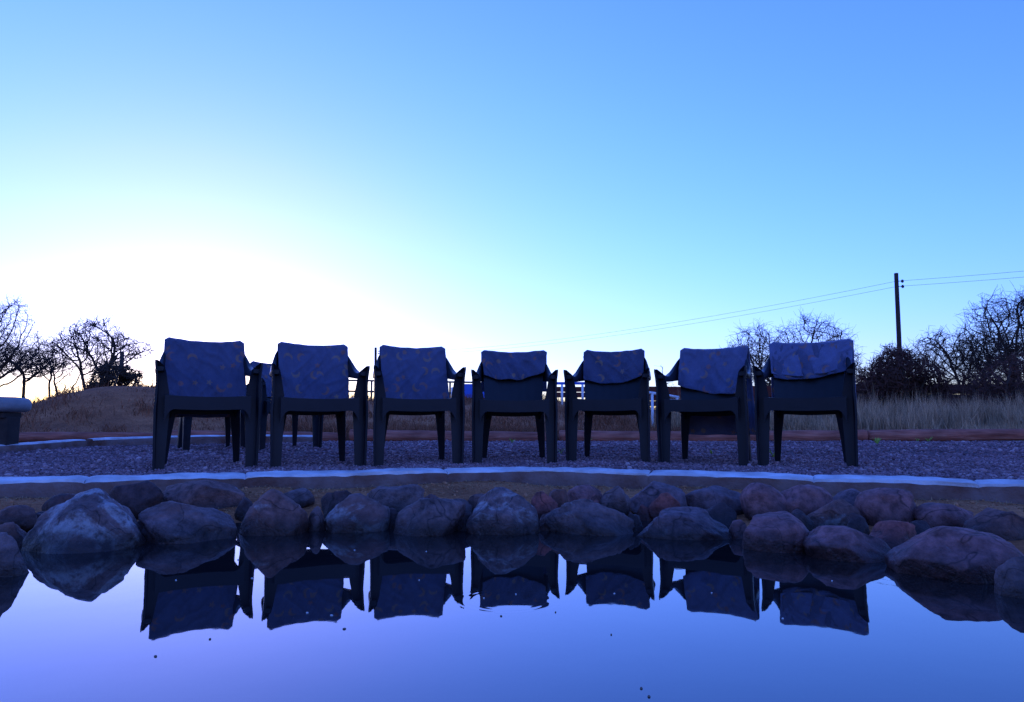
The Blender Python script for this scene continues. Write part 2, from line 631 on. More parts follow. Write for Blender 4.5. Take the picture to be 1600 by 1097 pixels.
# gravel sheet between the kerb and the edging
nu, nv = 150, 60
a_ = np.linspace(R(-8), R(188), nu)
verts = []
for a in a_:
    rk = float(np.interp(a, KA, KR)) + 0.10
    dx, dy = math.cos(a), math.sin(a)
    # outer limit: the far edging, or eight metres to the sides
    lim = 30.0
    if dy > 1e-3:
        lim = min(lim, (8.22 - KC.y) / dy)
    if abs(dx) > 1e-3:
        lim = min(lim, 8.5 / abs(dx))
    for k in range(nv):
        r = rk + (lim - rk) * k / (nv - 1)
        x, y = KC.x + dx * r, KC.y + dy * r
        verts.append((x, y, Hs(x, y) + 0.006))
idx = np.arange(nu * nv).reshape(nu, nv)
faces = np.stack([idx[:-1, :-1], idx[:-1, 1:], idx[1:, 1:], idx[1:, :-1]], -1).reshape(-1, 4)
o = link('gravel_bed', fast_mesh('gravel_bed', np.array(verts), faces[:, ::-1]), None, True, M['gravel_bed'])
tag(o, 'grey purple gravel terrace the chairs stand on', kind='structure')

# pond water
wv = [(KC.x, KC.y + 0.2, WZ)]
for a in np.linspace(0, 2 * math.pi, 96, endpoint=False):
    r = float(np.interp(a, SA, SR)) + 0.26
    wv.append((KC.x + math.cos(a) * r, KC.y + math.sin(a) * r, WZ))
wf = [(0, 1 + i, 1 + (i + 1) % 96) for i in range(96)]
me = bpy.data.meshes.new('water')
me.from_pydata(wv, [], wf)
o = link('water', me, None, False, M['water'])
tag(o, 'still dark pond water mirroring the chairs and sky', kind='structure')

# ------------------------------------------------------------------ kerb in front of the chairs
kerb = empty('kerb', (0, 3.8, 0.08))
tag(kerb, 'curved whitewashed mortar kerb between pond bank and gravel', kind='structure')


def kerb_run(points, name, parent, prof, top_from, top_to, ampl=0.006, seed=0.0, taper=None):
    """sweep a profile of (outward, height) along points (x, y, base z); faces top_from..top_to take the pale material"""
    rings = []
    n = len(points)
    for i, p in enumerate(points):
        t = np.array(points[min(i + 1, n - 1)][:2]) - np.array(points[max(i - 1, 0)][:2])
        t = t / np.hypot(*t)
        nrm = np.array((t[1], -t[0]))
        ring = []
        e = 1.0
        if taper:
            e = 1.0 - taper * (math.exp(-i / 1.2) + math.exp(-(n - 1 - i) / 1.2))
        for k, (w, z) in enumerate(prof):
            q = Vector((p[0] * 3.1 + seed, p[1] * 3.1, k * 0.9))
            q2 = Vector((p[0] * 14 + seed, p[1] * 14, k * 1.7))
            dn = ampl * (noise.noise(q) + 0.5 * noise.noise(q2))
            dz = ampl * (noise.noise(q + Vector((9, 3, 1))) + 0.5 * noise.noise(q2 + Vector((4, 4, 4)))) if z > 0.0 else 0
            ring.append((p[0] + nrm[0] * (w + dn), p[1] + nrm[1] * (w + dn), p[2] + z * (e if z > 0.03 else 1) + dz))
        rings.append(ring)
    mb = MB().loft(rings)
    o = link(name, mb.mesh(name), parent, True, M['kerb_side'])
    o.data.materials.append(M['kerb_top'])
    for poly in list(o.data.polygons)[:(n - 1) * len(prof)]:
        if top_from <= poly.index % len(prof) < top_to:
            poly.material_index = 1
    m = o.modifiers.new('edge', 'EDGE_SPLIT')
    m.split_angle = R(55)
    if parent:
        o.matrix_parent_inverse = parent.matrix_basis.inverted()
    return o


KPROF = [(0.0, -0.06), (-0.003, 0.0), (0.0, 0.050), (0.004, 0.068), (0.012, 0.0765), (0.04, 0.081), (0.08, 0.085), (0.115, 0.088), (0.13, 0.082), (0.135, 0.0), (0.135, -0.04)]
# cut the visible arc into the cast lengths whose joints show
cuts = []
for px, py in ((140, 750), (390, 745), (690, 738), (1012, 741), (1275, 748), (1530, 762)):
    g = G(px, py, 0.15)
    cuts.append(int(np.argmin(np.hypot(KERB[:, 0] - g.x, KERB[:, 1] - g.y))))
# KERB runs from the right side over the top to the left and round the back
nK = len(KERB)
cuts = sorted(cuts) + [24 * 10, 24 * 13, 24 * 16]
for i, c in enumerate(cuts):
    e = cuts[(i + 1) % len(cuts)]
    if e <= c:
        e += nK
    sub = []
    for j in range(c, e + 1):
        p = KERB[j % nK]
        d = np.hypot(p[0], p[1] - KC.y)
        sub.append((p[0], p[1], 0.084))
    # resample finer, trimming a hair's breadth at the joint
    fine = catmull([(a, b) for a, b, _ in sub], 3, False)
    fine = [(q[0], q[1], 0.084) for q in fine]
    kerb_run(fine, 'kerb_length', kerb, KPROF, 3, 8, 0.009, i * 7.3, 0.10)

# ------------------------------------------------------------------ chairs
def ring_L(cx, cy, z, hx, hy, sx, sy, t=0.012):
    """angle-section ring: web on the outer (sx) and front/back (sy) faces, rounded outer corner"""
    pts = [(-hx, -hy), (hx * 0.55, -hy), (hx * 0.85, -hy * 0.9), (hx, -hy * 0.55), (hx, hy), (hx - t, hy), (hx - t, -hy * 0.45), (hx * 0.5, -hy + t), (-hx, -hy + t)]
    return [(cx + sx * a, cy - sy * b, z) for a, b in pts]


def ring_R(c, wx, hz, axis_tilt=0.0, n=12):
    """rounded rectangle in the x-z plane"""
    out = []
    for k in range(n):
        q = 2 * math.pi * k / n
        ca, sa = math.cos(q), math.sin(q)
        e = 0.55
        a = math.copysign(abs(ca) ** e, ca) * wx / 2
        b = math.copysign(abs(sa) ** e, sa) * hz / 2
        out.append((c[0] + a * math.cos(axis_tilt), c[1] + a * math.sin(axis_tilt), c[2] + b))
    return out


def back_y(u, z):
    """front surface of the backrest, u in -1..1"""
    t = (z - 0.36) / 0.44
    return 0.165 + 0.085 * t + 0.02 * t * t - 0.035 * u * u


def back_w(z):
    t = min(max((z - 0.36) / 0.44, 0), 1)
    return 0.205 + 0.018 * math.sin(t * math.pi * 0.5)


def back_top(u):
    return 0.782 + 0.018 * u * u - 0.05 * max(0, abs(u) - 0.9) / 0.1 * 0.4


def chair_meshes():
    out = {}
    for sx, nm in ((1, 'fr'), (-1, 'fl')):
        rings = [ring_L(sx * 0.249, -0.24, 0.0, 0.031, 0.028, sx, 1),
                 ring_L(sx * 0.248, -0.238, 0.18, 0.036, 0.034, sx, 1),
                 ring_L(sx * 0.246, -0.236, 0.34, 0.042, 0.040, sx, 1),
                 ring_L(sx * 0.247, -0.236, 0.44, 0.037, 0.038, sx, 1),
                 ring_L(sx * 0.252, -0.237, 0.50, 0.031, 0.036, sx, 1),
                 ring_L(sx * 0.258, -0.241, 0.555, 0.028, 0.036, sx, 1),
                 ring_L(sx * 0.265, -0.250, 0.590, 0.025, 0.030, sx, 1),
                 ring_L(sx * 0.275, -0.260, 0.608, 0.017, 0.022, sx, 1, 0.010),
                 ring_L(sx * 0.284, -0.266, 0.624, 0.008, 0.012, sx, 1, 0.006)]
        out['leg_' + nm] = MB().loft(rings)
    for sx, nm in ((1, 'rr'), (-1, 'rl')):
        rings = [ring_L(sx * 0.216, 0.255, 0.0, 0.019, 0.024, sx, -1),
                 ring_L(sx * 0.206, 0.235, 0.18, 0.027, 0.030, sx, -1),
                 ring_L(sx * 0.192, 0.212, 0.34, 0.036, 0.036, sx, -1),
                 ring_L(sx * 0.190, 0.205, 0.42, 0.036, 0.036, sx, -1)]
        out['leg_' + nm] = MB().loft(rings)
    for sx, nm in ((1, 'r'), (-1, 'l')):
        S = [((0.264, -0.246, 0.576), 0.036, 0.026), ((0.264, -0.228, 0.573), 0.048, 0.038),
             ((0.263, -0.19, 0.571), 0.054, 0.042), ((0.262, -0.11, 0.570), 0.054, 0.040), ((0.262, -0.02, 0.578), 0.048, 0.046),
             ((0.258, 0.08, 0.600), 0.038, 0.072), ((0.248, 0.15, 0.628), 0.026, 0.112), ((0.236, 0.205, 0.653), 0.018, 0.150), ((0.225, 0.240, 0.668), 0.012, 0.170)]
        rings = [ring_R((sx * c[0], c[1], c[2]), w, h) for c, w, h in S]
        out['arm_' + nm] = MB().loft(rings)
    # backrest: ribbed shell with thickness
    mb = MB()
    nu, nv = 33, 16
    th = 0.011
    fr, bk = [], []
    for j in range(nv):
        for i in range(nu):
            u = -1 + 2 * i / (nu - 1)
            v = j / (nv - 1)
            z = 0.35 + (back_top(u) - 0.35) * v
            w = back_w(z)
            if v > 0.86:
                w -= 0.012 * ((v - 0.86) / 0.14) ** 2
            y = back_y(u, z)
            rib = 0.0016 * (0.5 + 0.5 * math.cos(u * math.pi * 7)) if (0.12 < v < 0.88 and abs(u) < 0.88) else 0.0016
            fr.append((u * w, y - rib, z))
            bk.append((u * w, y + th, z))
    b = len(mb.v)
    mb.v += fr + bk
    N = nu * nv
    for j in range(nv - 1):
        for i in range(nu - 1):
            a = j * nu + i
            mb.f.append((a, a + 1, a + nu + 1, a + nu))
            mb.f.append((N + a, N + a + nu, N + a + nu + 1, N + a + 1))
    for i in range(nu - 1):
        mb.f.append((i + 1, i, N + i, N + i + 1))
        a = (nv - 1) * nu + i
        mb.f.append((a, a + 1, N + a + 1, N + a))
    for j in range(nv - 1):
        a = j * nu
        mb.f.append((a, a + nu, N + a + nu, N + a))
        a = j * nu + nu - 1
        mb.f.append((a + nu, a, N + a, N + a + nu))
    out['backrest'] = mb
    # seat: dished panel, front apron with filleted corners, side and rear aprons
    mb = MB()
    nx, ny = 17, 12

    def seat_z(u, v):
        return 0.432 - 0.030 * v - 0.010 * (1 - u * u) * math.sin(math.pi * min(1, v + 0.15)) - 0.008 * (1 - u * u) * (1 - v)

    top, bot = [], []
    for j in range(ny):
        v = j / (ny - 1)
        for i in range(nx):
            u = -1 + 2 * i / (nx - 1)
            w = 0.236 - 0.036 * v
            y = -0.262 + 0.445 * v + (0.010 * u * u if v < 0.05 else 0)
            z = seat_z(u, v) - (0.008 if j == 0 else 0)
            top.append((u * w, y, z))
            bot.append((u * w, y, z - 0.012))
    mb.v += top + bot
    N = nx * ny
    for j in range(ny - 1):
        for i in range(nx - 1):
            a = j * nx + i
            mb.f.append((a, a + 1, a + nx + 1, a + nx))
            mb.f.append((N + a, N + a + nx, N + a + nx + 1, N + a + 1))
    for i in range(nx - 1):
        mb.f.append((i + 1, i, N + i, N + i + 1))
        a = (ny - 1) * nx + i
        mb.f.append((a, a + 1, N + a + 1, N + a))
    for j in range(ny - 1):
        mb.f.append((j * nx, j * nx + nx, N + j * nx + nx, N + j * nx))
        a = j * nx + nx - 1
        mb.f.append((a + nx, a, N + a, N + a + nx))

    def apron(y0, y1, xs, ztop, zbot):
        rings = []
        for x in xs:
            rings.append([(x, y0, zbot(x)), (x, y0 - 0.0, ztop(x)), (x, y1, ztop(x)), (x, y1, zbot(x))])
        mb.loft(rings)

    xs = [-0.232 + 0.464 * i / 32 for i in range(33)]
    apron(-0.268, -0.256, xs, lambda x: 0.424 - 0.009 * (1 - (x / 0.232) ** 2),
          lambda x: 0.338 + 0.006 * (x / 0.2) ** 2 - 0.075 * max(0, (abs(x) - 0.178) / 0.054) ** 2.4)
    xs = [-0.20 + 0.40 * i / 24 for i in range(25)]
    apron(0.184, 0.196, xs, lambda x: 0.398, lambda x: 0.318 + 0.010 * (x / 0.2) ** 2 - 0.05 * max(0, (abs(x) - 0.15) / 0.05) ** 2.2)
    for sx in (1, -1):
        rings = []
        for i in range(17):
            v = i / 16
            x = sx * (0.238 - 0.038 * v)
            y = -0.24 + 0.43 * v
            zt = 0.422 - 0.028 * v
            zb = 0.345 - 0.012 * v + 0.012 * math.sin(math.pi * v) - 0.04 * (abs(v - 0.5) * 2) ** 6
            rings.append([(x, y, zb), (x, y, zt), (x - sx * 0.012, y, zt), (x - sx * 0.012, y, zb)])
        mb.loft(rings)
    out['seat'] = mb
    return out


CH = {k: v.mesh('chair_' + k) for k, v in chair_meshes().items()}
for k, m in CH.items():
    m.materials.append(M['plastic'])
    m.polygons.foreach_set('use_smooth', [True] * len(m.polygons))


def make_chair(loc, rz, label, group):
    t = empty('plastic_armchair', loc, rz)
    tag(t, label, 'chair', group)
    for key, nm in (('seat', 'seat'), ('backrest', 'backrest'), ('arm_l', 'armrest'), ('arm_r', 'armrest'),
                    ('leg_fl', 'leg'), ('leg_fr', 'leg'), ('leg_rl', 'leg'), ('leg_rr', 'leg')):
        o = bpy.data.objects.new(nm, CH[key])
        COL.objects.link(o)
        o.parent = t
        es = o.modifiers.new('edge', 'EDGE_SPLIT')
        es.split_angle = R(38)
    return t


def make_towel(loc, rz, label, group, front, back, hem, seed, width=0.229, shift=0.0, skew=0.0, fold=0.008, layer=0.0, back_skew=0.0, wide_back=0.0):
    """cloth hung over a backrest: front hem height front(u), back hem height back(u); local frame of its chair"""
    rnd = random.Random(seed)
    nu, nf = 61, 40
    rows = []
    ph = [rnd.uniform(0, 6.28) for _ in range(6)]
    fr = [rnd.uniform(2.0, 3.6), rnd.uniform(4.0, 6.5), rnd.uniform(8, 11)]
    verts, uvs = [], []
    top_off = 0.013 + layer
    for j in range(nf + 8 + nf + 1):
        row = []
        for i in range(nu):
            u = -1 + 2 * i / (nu - 1)
            ztop = back_top(max(-1, min(1, u))) + top_off
            wob = noise.noise(Vector((u * 2.2 + seed, j * 0.05, 1.3)))
            if j <= nf:
                t = j / nf                                  # 0 hem, 1 top
                zh = front(u) + 0.002 * math.sin(u * 9 + ph[3]) + 0.009 * wob
                z = zh + (ztop - 0.008 - zh) * t
                down = 1 - t
                x = u * width * (1 + hem * down) + shift + skew * down
                f = (math.sin(u * fr[0] * 2 + ph[0] + down * 1.5) * 0.5 + math.sin(u * fr[1] * 2 + ph[1] - down * 2.0) * 0.35 + math.sin(u * fr[2] * 2 + ph[2]) * 0.15)
                diag = noise.noise(Vector((u * 3 + z * 9 + seed, z * 4 - u * 2, seed * 0.3)))
                sg = 1 if seed % 2 else -1
                crease = 0.026 * max(0.0, 0.5 - abs(noise.noise(Vector((u * 2.6 + sg * z * 9 + seed * 1.7, u * 0.8 - sg * z * 3, 4.0))) * 2.2)) ** 1.5
                crease += 0.017 * max(0.0, 0.5 - abs(noise.noise(Vector((u * 4.5 - sg * z * 6 + seed * 2.3, u + z * 4, 9.0))) * 2.6)) ** 1.5
                y = back_y(max(-1, min(1, x / back_w(z))), z) - 0.013 - layer - fold * (0.25 + 0.75 * down) * (f * 0.6 + 0.7 + diag * 1.1) - crease
                vv = zh + (ztop - zh) * t
                vlen = -(ztop - z)
            elif j <= nf + 8:
                k = (j - nf) / 8 * math.pi
                z0 = ztop - 0.008
                yc = back_y(max(-1, min(1, u)), z0)
                z = z0 + 0.010 * math.sin(k) + 0.004 * noise.noise(Vector((u * 4 + seed, 2.0, 3.0)))
                y = yc - 0.013 - layer + (0.013 + layer + 0.024) * (1 - math.cos(k)) / 2 + (-fold * 0.25 * 0.7) * (1 + math.cos(k)) / 2
                x = u * width + shift
                vlen = 0.03 * (j - nf) / 8
            else:
                t = (j - nf - 8) / nf                       # 0 top, 1 back hem
                zb = back(u) + 0.002 * math.sin(u * 7 + ph[4])
                z0 = ztop - 0.008
                z = z0 + (zb - z0) * t
                zz = max(z, 0.36)
                f = math.sin(u * fr[0] * 2.4 + ph[5] + t) * 0.6 + math.sin(u * fr[1] * 1.7 + ph[1]) * 0.4
                x = u * (width + wide_back * t) + shift + back_skew * t
                hang = back_y(max(-1, min(1, u)), z0) + 0.024
                y = max(back_y(max(-1, min(1, u)), zz) + 0.020, hang - 0.02 * t) + layer + 0.012 * t * (f + 0.8)
                vlen = 0.03 + (z0 - z)
            verts.append((x, y, z))
            uvs.append((u * width * 1.02, vlen))
    nr = nf + 8 + nf + 1
    idx = np.arange(nu * nr).reshape(nr, nu)
    faces = np.stack([idx[:-1, :-1], idx[:-1, 1:], idx[1:, 1:], idx[1:, :-1]], -1).reshape(-1, 4)
    me = fast_mesh('blanket', np.array(verts), faces)
    ul = me.uv_layers.new(name='UVMap')
    flat = np.array(uvs)[faces.ravel()]
    ul.data.foreach_set('uv', flat.astype(np.float32).ravel())
    o = link('blanket', me, None, True, M['towel'])
    o.location = loc
    o.rotation_euler = (0, 0, rz)
    s = o.modifiers.new('thick', 'SOLIDIFY')
    s.thickness = 0.006
    s.offset = 0
    tag(o, label, 'blanket', group)
    return o


GF = 'plastic chairs lined up along the kerb'
GB = 'blankets draped over the chair backs'
# front-leg centre in the photo, distance to the front legs, yaw, words
CHAIRS = [
    (328, 4.04, 28, 'leftmost dark plastic armchair of the front row along the kerb'),
    (502, 4.20, 23, 'second dark plastic armchair from the left in the front row'),
    (656, 4.35, 14, 'third dark plastic armchair from the left in the front row'),
    (804, 4.60, 1, 'middle dark plastic armchair of the seven in the front row'),
    (948, 4.66, -15, 'third dark plastic armchair from the right in the front row'),
    (1095, 4.43, -26, 'second dark plastic armchair from the right in the front row'),
    (1255, 4.20, -27, 'rightmost dark plastic armchair of the front row along the kerb'),
]
POSES = []
for px, d, yaw, lab in CHAIRS:
    a = R(yaw)
    fx = (px - 800) / F * d * 1.0
    # front-leg midpoint -> chair centre
    cx = fx - 0.24 * math.sin(a)
    cy = d + 0.24 * math.cos(a)
    loc = Vector((cx, cy, Hs(cx, cy) + 0.006))
    POSES.append((loc, a))
    make_chair(loc, a, lab, GF).rotation_euler = (R(random.uniform(-0.7, 0.7)), R(random.uniform(-0.5, 0.5)), a)

T = [
    dict(label='blue moon print blanket covering the whole back of the leftmost front chair', front=lambda u: 0.415, back=lambda u: 0.30, hem=0.02, seed=3, fold=0.008, skew=0.014, shift=-0.006, width=0.238),
    dict(label='blue moon print blanket reaching the seat on the second front chair from the left', front=lambda u: 0.42, back=lambda u: 0.46, hem=-0.02, seed=8, fold=0.008, skew=0.006),
    dict(label='creased blue moon print blanket reaching the seat on the third front chair from the left', front=lambda u: 0.42, back=lambda u: 0.45, hem=0.0, seed=14, fold=0.010, skew=0.018, shift=-0.002),
    dict(label='short plain-looking blue blanket with a curved hem on the middle front chair', front=lambda u: 0.585 + 0.045 * u * u + 0.012 * u, back=lambda u: 0.50, hem=-0.10, seed=21, fold=0.025, width=0.245, shift=0.006),
    dict(label='short dark blue blanket with a sagging hem on the third front chair from the right', front=lambda u: 0.552 + 0.05 * u * u + 0.012 * u, back=lambda u: 0.48, hem=-0.02, seed=27, fold=0.016, width=0.226, shift=-0.002),
    dict(label='blanket with bold orange moons and long rear end, second front chair from the right', front=lambda u: 0.478 + 0.02 * u * u - 0.03 * u + 0.03 * max(0, -u - 0.6), back=lambda u: 0.185, hem=-0.10, seed=35, fold=0.022, width=0.236, shift=0.012, skew=-0.030, wide_back=0.01, back_skew=0.02),
    dict(label='bulky blue blanket with pale stars and a doubled hem on the rightmost front chair', front=lambda u: 0.585 + 0.035 * u * u + 0.020 * u, back=lambda u: 0.345, hem=-0.06, seed=42, fold=0.026, width=0.262, shift=0.024, layer=0.012, wide_back=0.0),
]
for (loc, a), kw in zip(POSES, T):
    tw = make_towel(loc, a, group=GB, **kw)
    tone = {'leftmost': 0.95, 'middle': 0.85, 'short dark': 0.82, 'bold orange': 1.25, 'bulky': 1.5}
    tv = next((v for k, v in tone.items() if k in kw['label']), 1.05)
    tw.color = (tv, tv, tv, 1)
    if 'doubled hem' in kw['label']:
        # the inner layer of the folded blanket peeks out below as a second hem
        k2 = dict(kw)
        k2.update(front=lambda u: 0.560 + 0.035 * u * u + 0.022 * u, layer=0.003, seed=43, back=lambda u: 0.36, label='x', width=0.245)
        ly = make_towel(Vector((0, 0, 0)), 0, group=None, **k2)
        ly.name = 'inner_layer'
        for k in ('label', 'category'):
            del ly[k]
        ly.parent = tw

# two more chairs farther back on the left
for px, d, yaw, lab, tl, seed in ((342, 6.25, 36, 'dark plastic armchair in the back row hidden behind the leftmost front chair', 'blue blanket on the back-row chair hidden behind the leftmost front chair', 51),
                                  (457, 6.15, 38, 'dark plastic armchair in the back row seen between the first two front chairs', 'blue blanket on the back-row chair seen between the first two front chairs', 57)):
    a = R(yaw)
    cx = (px - 800) / F * d - 0.24 * math.sin(a)
    cy = d + 0.24 * math.cos(a)
    loc = Vector((cx, cy, Hs(cx, cy) + 0.006))
    make_chair(loc, a, lab, 'plastic chairs in the back row')
    make_towel(loc, a, tl, 'blankets on the back-row chairs', lambda u: 0.47 + 0.03 * u * u, lambda u: 0.45, 0.0, seed, fold=0.01)

# ------------------------------------------------------------------ boulders round the pond
def boulder_mesh(seed, rx, ry, rz, sub, rough=0.10, cuts=6, skew=0.0, flat=0.86, power=0.9):
    rnd = random.Random(seed)
    bm = bmesh.new()
    bmesh.ops.create_icosphere(bm, subdivisions=sub, radius=1.0)
    planes = []
    for _ in range(cuts):
        n = Vector((rnd.uniform(-1, 1), rnd.uniform(-1.2, 0.6), rnd.uniform(-0.3, 1))).normalized()
        planes.append((n, rnd.uniform(flat - 0.10, flat + 0.06)))
    off = Vector((seed * 3.17, seed * 1.91, seed * 0.73))
    for v in bm.verts:
        p = v.co.copy()
        p = Vector((math.copysign(abs(p.x) ** power, p.x), math.copysign(abs(p.y) ** power, p.y), math.copysign(abs(p.z) ** power, p.z)))
        for n, d in planes:
            e = p.dot(n) - d
            if e > 0:
                p -= n * e * 0.92
        q = v.co * 1.1 + off
        k = 1 + rough * noise.noise(q) + rough * 0.45 * noise.noise(q * 2.6) + rough * 0.20 * noise.noise(q * 6.3) + rough * 0.10 * noise.noise(q * 14) - rough * 0.35 * max(0.0, 0.12 - abs(noise.noise(q * 1.9 + Vector((5, 1, 7))))) / 0.12 * 0.35
        p *= k
        p.x += skew * p.z
        v.co = Vector((p.x * rx, p.y * ry, p.z * rz))
    me = bpy.data.meshes.new('boulder')
    bm.to_mesh(me)
    bm.free()
    xs = [v.co.x for v in me.vertices]
    zs = [v.co.z for v in me.vertices]
    # bring the outline back to its measured size
    sx = 2 * rx / (max(xs) - min(xs))
    mx = (max(xs) + min(xs)) / 2
    sz = rz / max(zs)
    for v in me.vertices:
        v.co.x = (v.co.x - mx) * sx
        v.co.z *= sz
    return me


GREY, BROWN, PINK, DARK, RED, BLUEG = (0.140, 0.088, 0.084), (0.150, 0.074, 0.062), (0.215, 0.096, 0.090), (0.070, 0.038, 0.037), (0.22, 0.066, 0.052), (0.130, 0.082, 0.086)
# x0, x1, top y, foot y, foot height, colour, crust, skew, words
ST_ = [
    (-42, 38, 832, 905, 0, GREY, 0.1, 0.0, 'boulder cut off by the left picture edge at the waterline'),
    (42, 220, 765, 866, 0, GREY, 0.43, 0.12, 'largest left boulder with chalky white patches, standing in the water'),
    (222, 370, 784, 850, 0, GREY, 0.18, -0.1, 'broad brown-grey boulder in the water just right of the white-patched one'),
    (376, 480, 764, 838, 0, BROWN, 0.15, 0.0, 'tall blocky brown boulder in the water below the second chair'),
    (503, 607, 772, 834, 0, GREY, 0.42, 0.1, 'boulder with frosted whitish crown between second and third chairs, in the water'),
    (612, 727, 778, 838, 0, GREY, 0.12, 0.1, 'low grey-brown boulder in the water below the third chair'),
    (728, 843, 763, 838, 0, GREY, 0.34, -0.1, 'round pale-topped boulder in the water below the middle chair'),
    (850, 994, 780, 838, 0, GREY, 0.16, -0.35, 'wedge-shaped boulder with a sloping right side, in the water'),
    (990, 1143, 795, 846, 0, BLUEG, 0.20, -0.1, 'long low grey boulder in the water left of the small pink stone'),
    (1160, 1268, 802, 864, 0, PINK, 0.12, -0.05, 'smooth dome-shaped brown boulder in the water below the rightmost chair'),
    (1258, 1400, 822, 880, 0, PINK, 0.22, -0.35, 'low boulder with a ragged pale left end in the water'),
    (1400, 1597, 825, 912, 0, PINK, 0.05, -0.05, 'largest right-hand boulder, pinkish grey, standing in the water'),
    (1563, 1650, 868, 938, 0, GREY, 0.1, 0.0, 'boulder cut off by the right picture edge at the waterline'),
    (-14, 52, 790, 822, 0.06, BROWN, 0.05, 0.0, 'rounded brown stone at the left edge, upper of two'),
    (-16, 48, 815, 856, 0.01, BROWN, 0.05, 0.0, 'rounded brown stone at the left edge, lower of two'),
    (66, 130, 771, 800, 0.07, DARK, 0.0, 0.0, 'small dark stone peeping out left behind the white-patched boulder'),
    (170, 262, 751, 808, 0.045, DARK, 0.0, 0.0, 'dark stone directly right behind the white-patched boulder'),
    (255, 379, 752, 800, 0.05, BROWN, 0.08, 0.0, 'long flat brown stone under the leftmost chair, behind the front stones'),
    (425, 492, 763, 790, 0.06, GREY, 0.1, 0.1, 'small grey stone leaning behind the tall blocky boulder'),
    (479, 509, 791, 830, 0.0, GREY, 0.1, 0.0, 'small upright egg-shaped stone left of the frosted boulder'),
    (500, 572, 766, 800, 0.06, DARK, 0.0, 0.0, 'dark stone behind the frosted boulder'),
    (570, 662, 757, 797, 0.06, GREY, 0.14, 0.0, 'flat grey stone below the third chair, behind the front stones'),
    (655, 694, 772, 794, 0.06, BLUEG, 0.05, 0.0, 'little dark pebble-like stone left of the round pale-topped boulder'),
    (690, 738, 779, 802, 0.05, GREY, 0.08, 0.0, 'little grey stone touching the round pale-topped boulder on its left'),
    (826, 872, 768, 812, 0.04, RED, 0.0, 0.0, 'reddish stone touching the round pale-topped boulder on its right'),
    (858, 892, 764, 800, 0.06, BROWN, 0.0, 0.0, 'narrow brown stone second to the right of the round pale-topped boulder'),
    (884, 943, 757, 797, 0.06, PINK, 0.04, 0.0, 'brown stone with a pointed top behind the wedge-shaped boulder'),
    (937, 986, 759, 800, 0.055, GREY, 0.12, 0.0, 'small upright grey stone between the pointed stone and the bluish one'),
    (984, 1071, 752, 800, 0.05, BLUEG, 0.05, 0.0, 'smooth bluish stone highest in the bank right of the middle chair'),
    (1014, 1064, 769, 806, 0.045, RED, 0.05, 0.0, 'small reddish stone leaning against the smooth bluish one'),
    (993, 1022, 788, 814, 0.02, RED, 0.0, 0.0, 'tiny reddish stone at the foot of the smooth bluish one'),
    (1070, 1166, 760, 802, 0.045, BLUEG, 0.22, 0.0, 'faceted grey stone below the second chair from the right'),
    (1160, 1228, 754, 812, 0.035, PINK, 0.0, 0.0, 'tall brown stone next to the faceted grey one'),
    (1214, 1302, 757, 812, 0.035, PINK, 0.0, 0.0, 'smooth rounded brown stone under the left leg of the rightmost chair'),
    (1298, 1376, 764, 806, 0.05, BLUEG, 0.0, 0.0, 'dark bluish stone wedged behind the stone with the white band'),
    (1264, 1346, 780, 832, 0.01, BROWN, 0.30, 0.0, 'brown stone with a white mineral band along its foot'),
    (1341, 1441, 762, 826, 0.03, PINK, 0.0, 0.0, 'smooth pink egg-shaped stone, tallest on the right bank'),
    (1350, 1434, 814, 866, 0.0, RED, 0.05, 0.25, 'reddish wedge stone below the smooth pink egg-shaped one'),
    (1432, 1524, 786, 832, 0.03, PINK, 0.0, 0.0, 'pink oval stone right of the smooth pink egg-shaped one'),
    (1513, 1622, 796, 856, 0.01, BROWN, 0.2, 0.0, 'rough brown stone at the right picture edge above the largest right-hand boulder'),
    (1140, 1170, 812, 842, 0.0, PINK, 0.0, 0.0, 'small pink stone between the long low boulder and the dome-shaped one'),
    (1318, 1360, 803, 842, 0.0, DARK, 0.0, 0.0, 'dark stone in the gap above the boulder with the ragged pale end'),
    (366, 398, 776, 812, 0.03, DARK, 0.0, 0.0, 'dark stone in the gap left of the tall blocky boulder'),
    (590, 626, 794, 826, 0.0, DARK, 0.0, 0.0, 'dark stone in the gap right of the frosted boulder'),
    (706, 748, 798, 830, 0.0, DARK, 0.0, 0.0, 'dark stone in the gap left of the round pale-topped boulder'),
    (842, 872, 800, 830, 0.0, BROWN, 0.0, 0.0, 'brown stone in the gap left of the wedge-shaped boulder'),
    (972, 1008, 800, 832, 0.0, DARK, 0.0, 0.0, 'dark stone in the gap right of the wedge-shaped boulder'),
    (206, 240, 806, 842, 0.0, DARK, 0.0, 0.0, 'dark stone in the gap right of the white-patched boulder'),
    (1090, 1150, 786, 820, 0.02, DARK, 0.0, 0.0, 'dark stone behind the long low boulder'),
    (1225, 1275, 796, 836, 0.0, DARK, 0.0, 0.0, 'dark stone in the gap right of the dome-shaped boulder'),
    (1420, 1470, 815, 850, 0.0, DARK, 0.0, 0.0, 'dark stone behind the largest right-hand boulder'),
    (730, 790, 772, 800, 0.05, BROWN, 0.0, 0.0, 'brown stone hidden behind the round pale-topped boulder'),
    (40, 84, 800, 830, 0.03, DARK, 0.0, 0.0, 'small dark stone at the left foot of the white-patched boulder'),
]
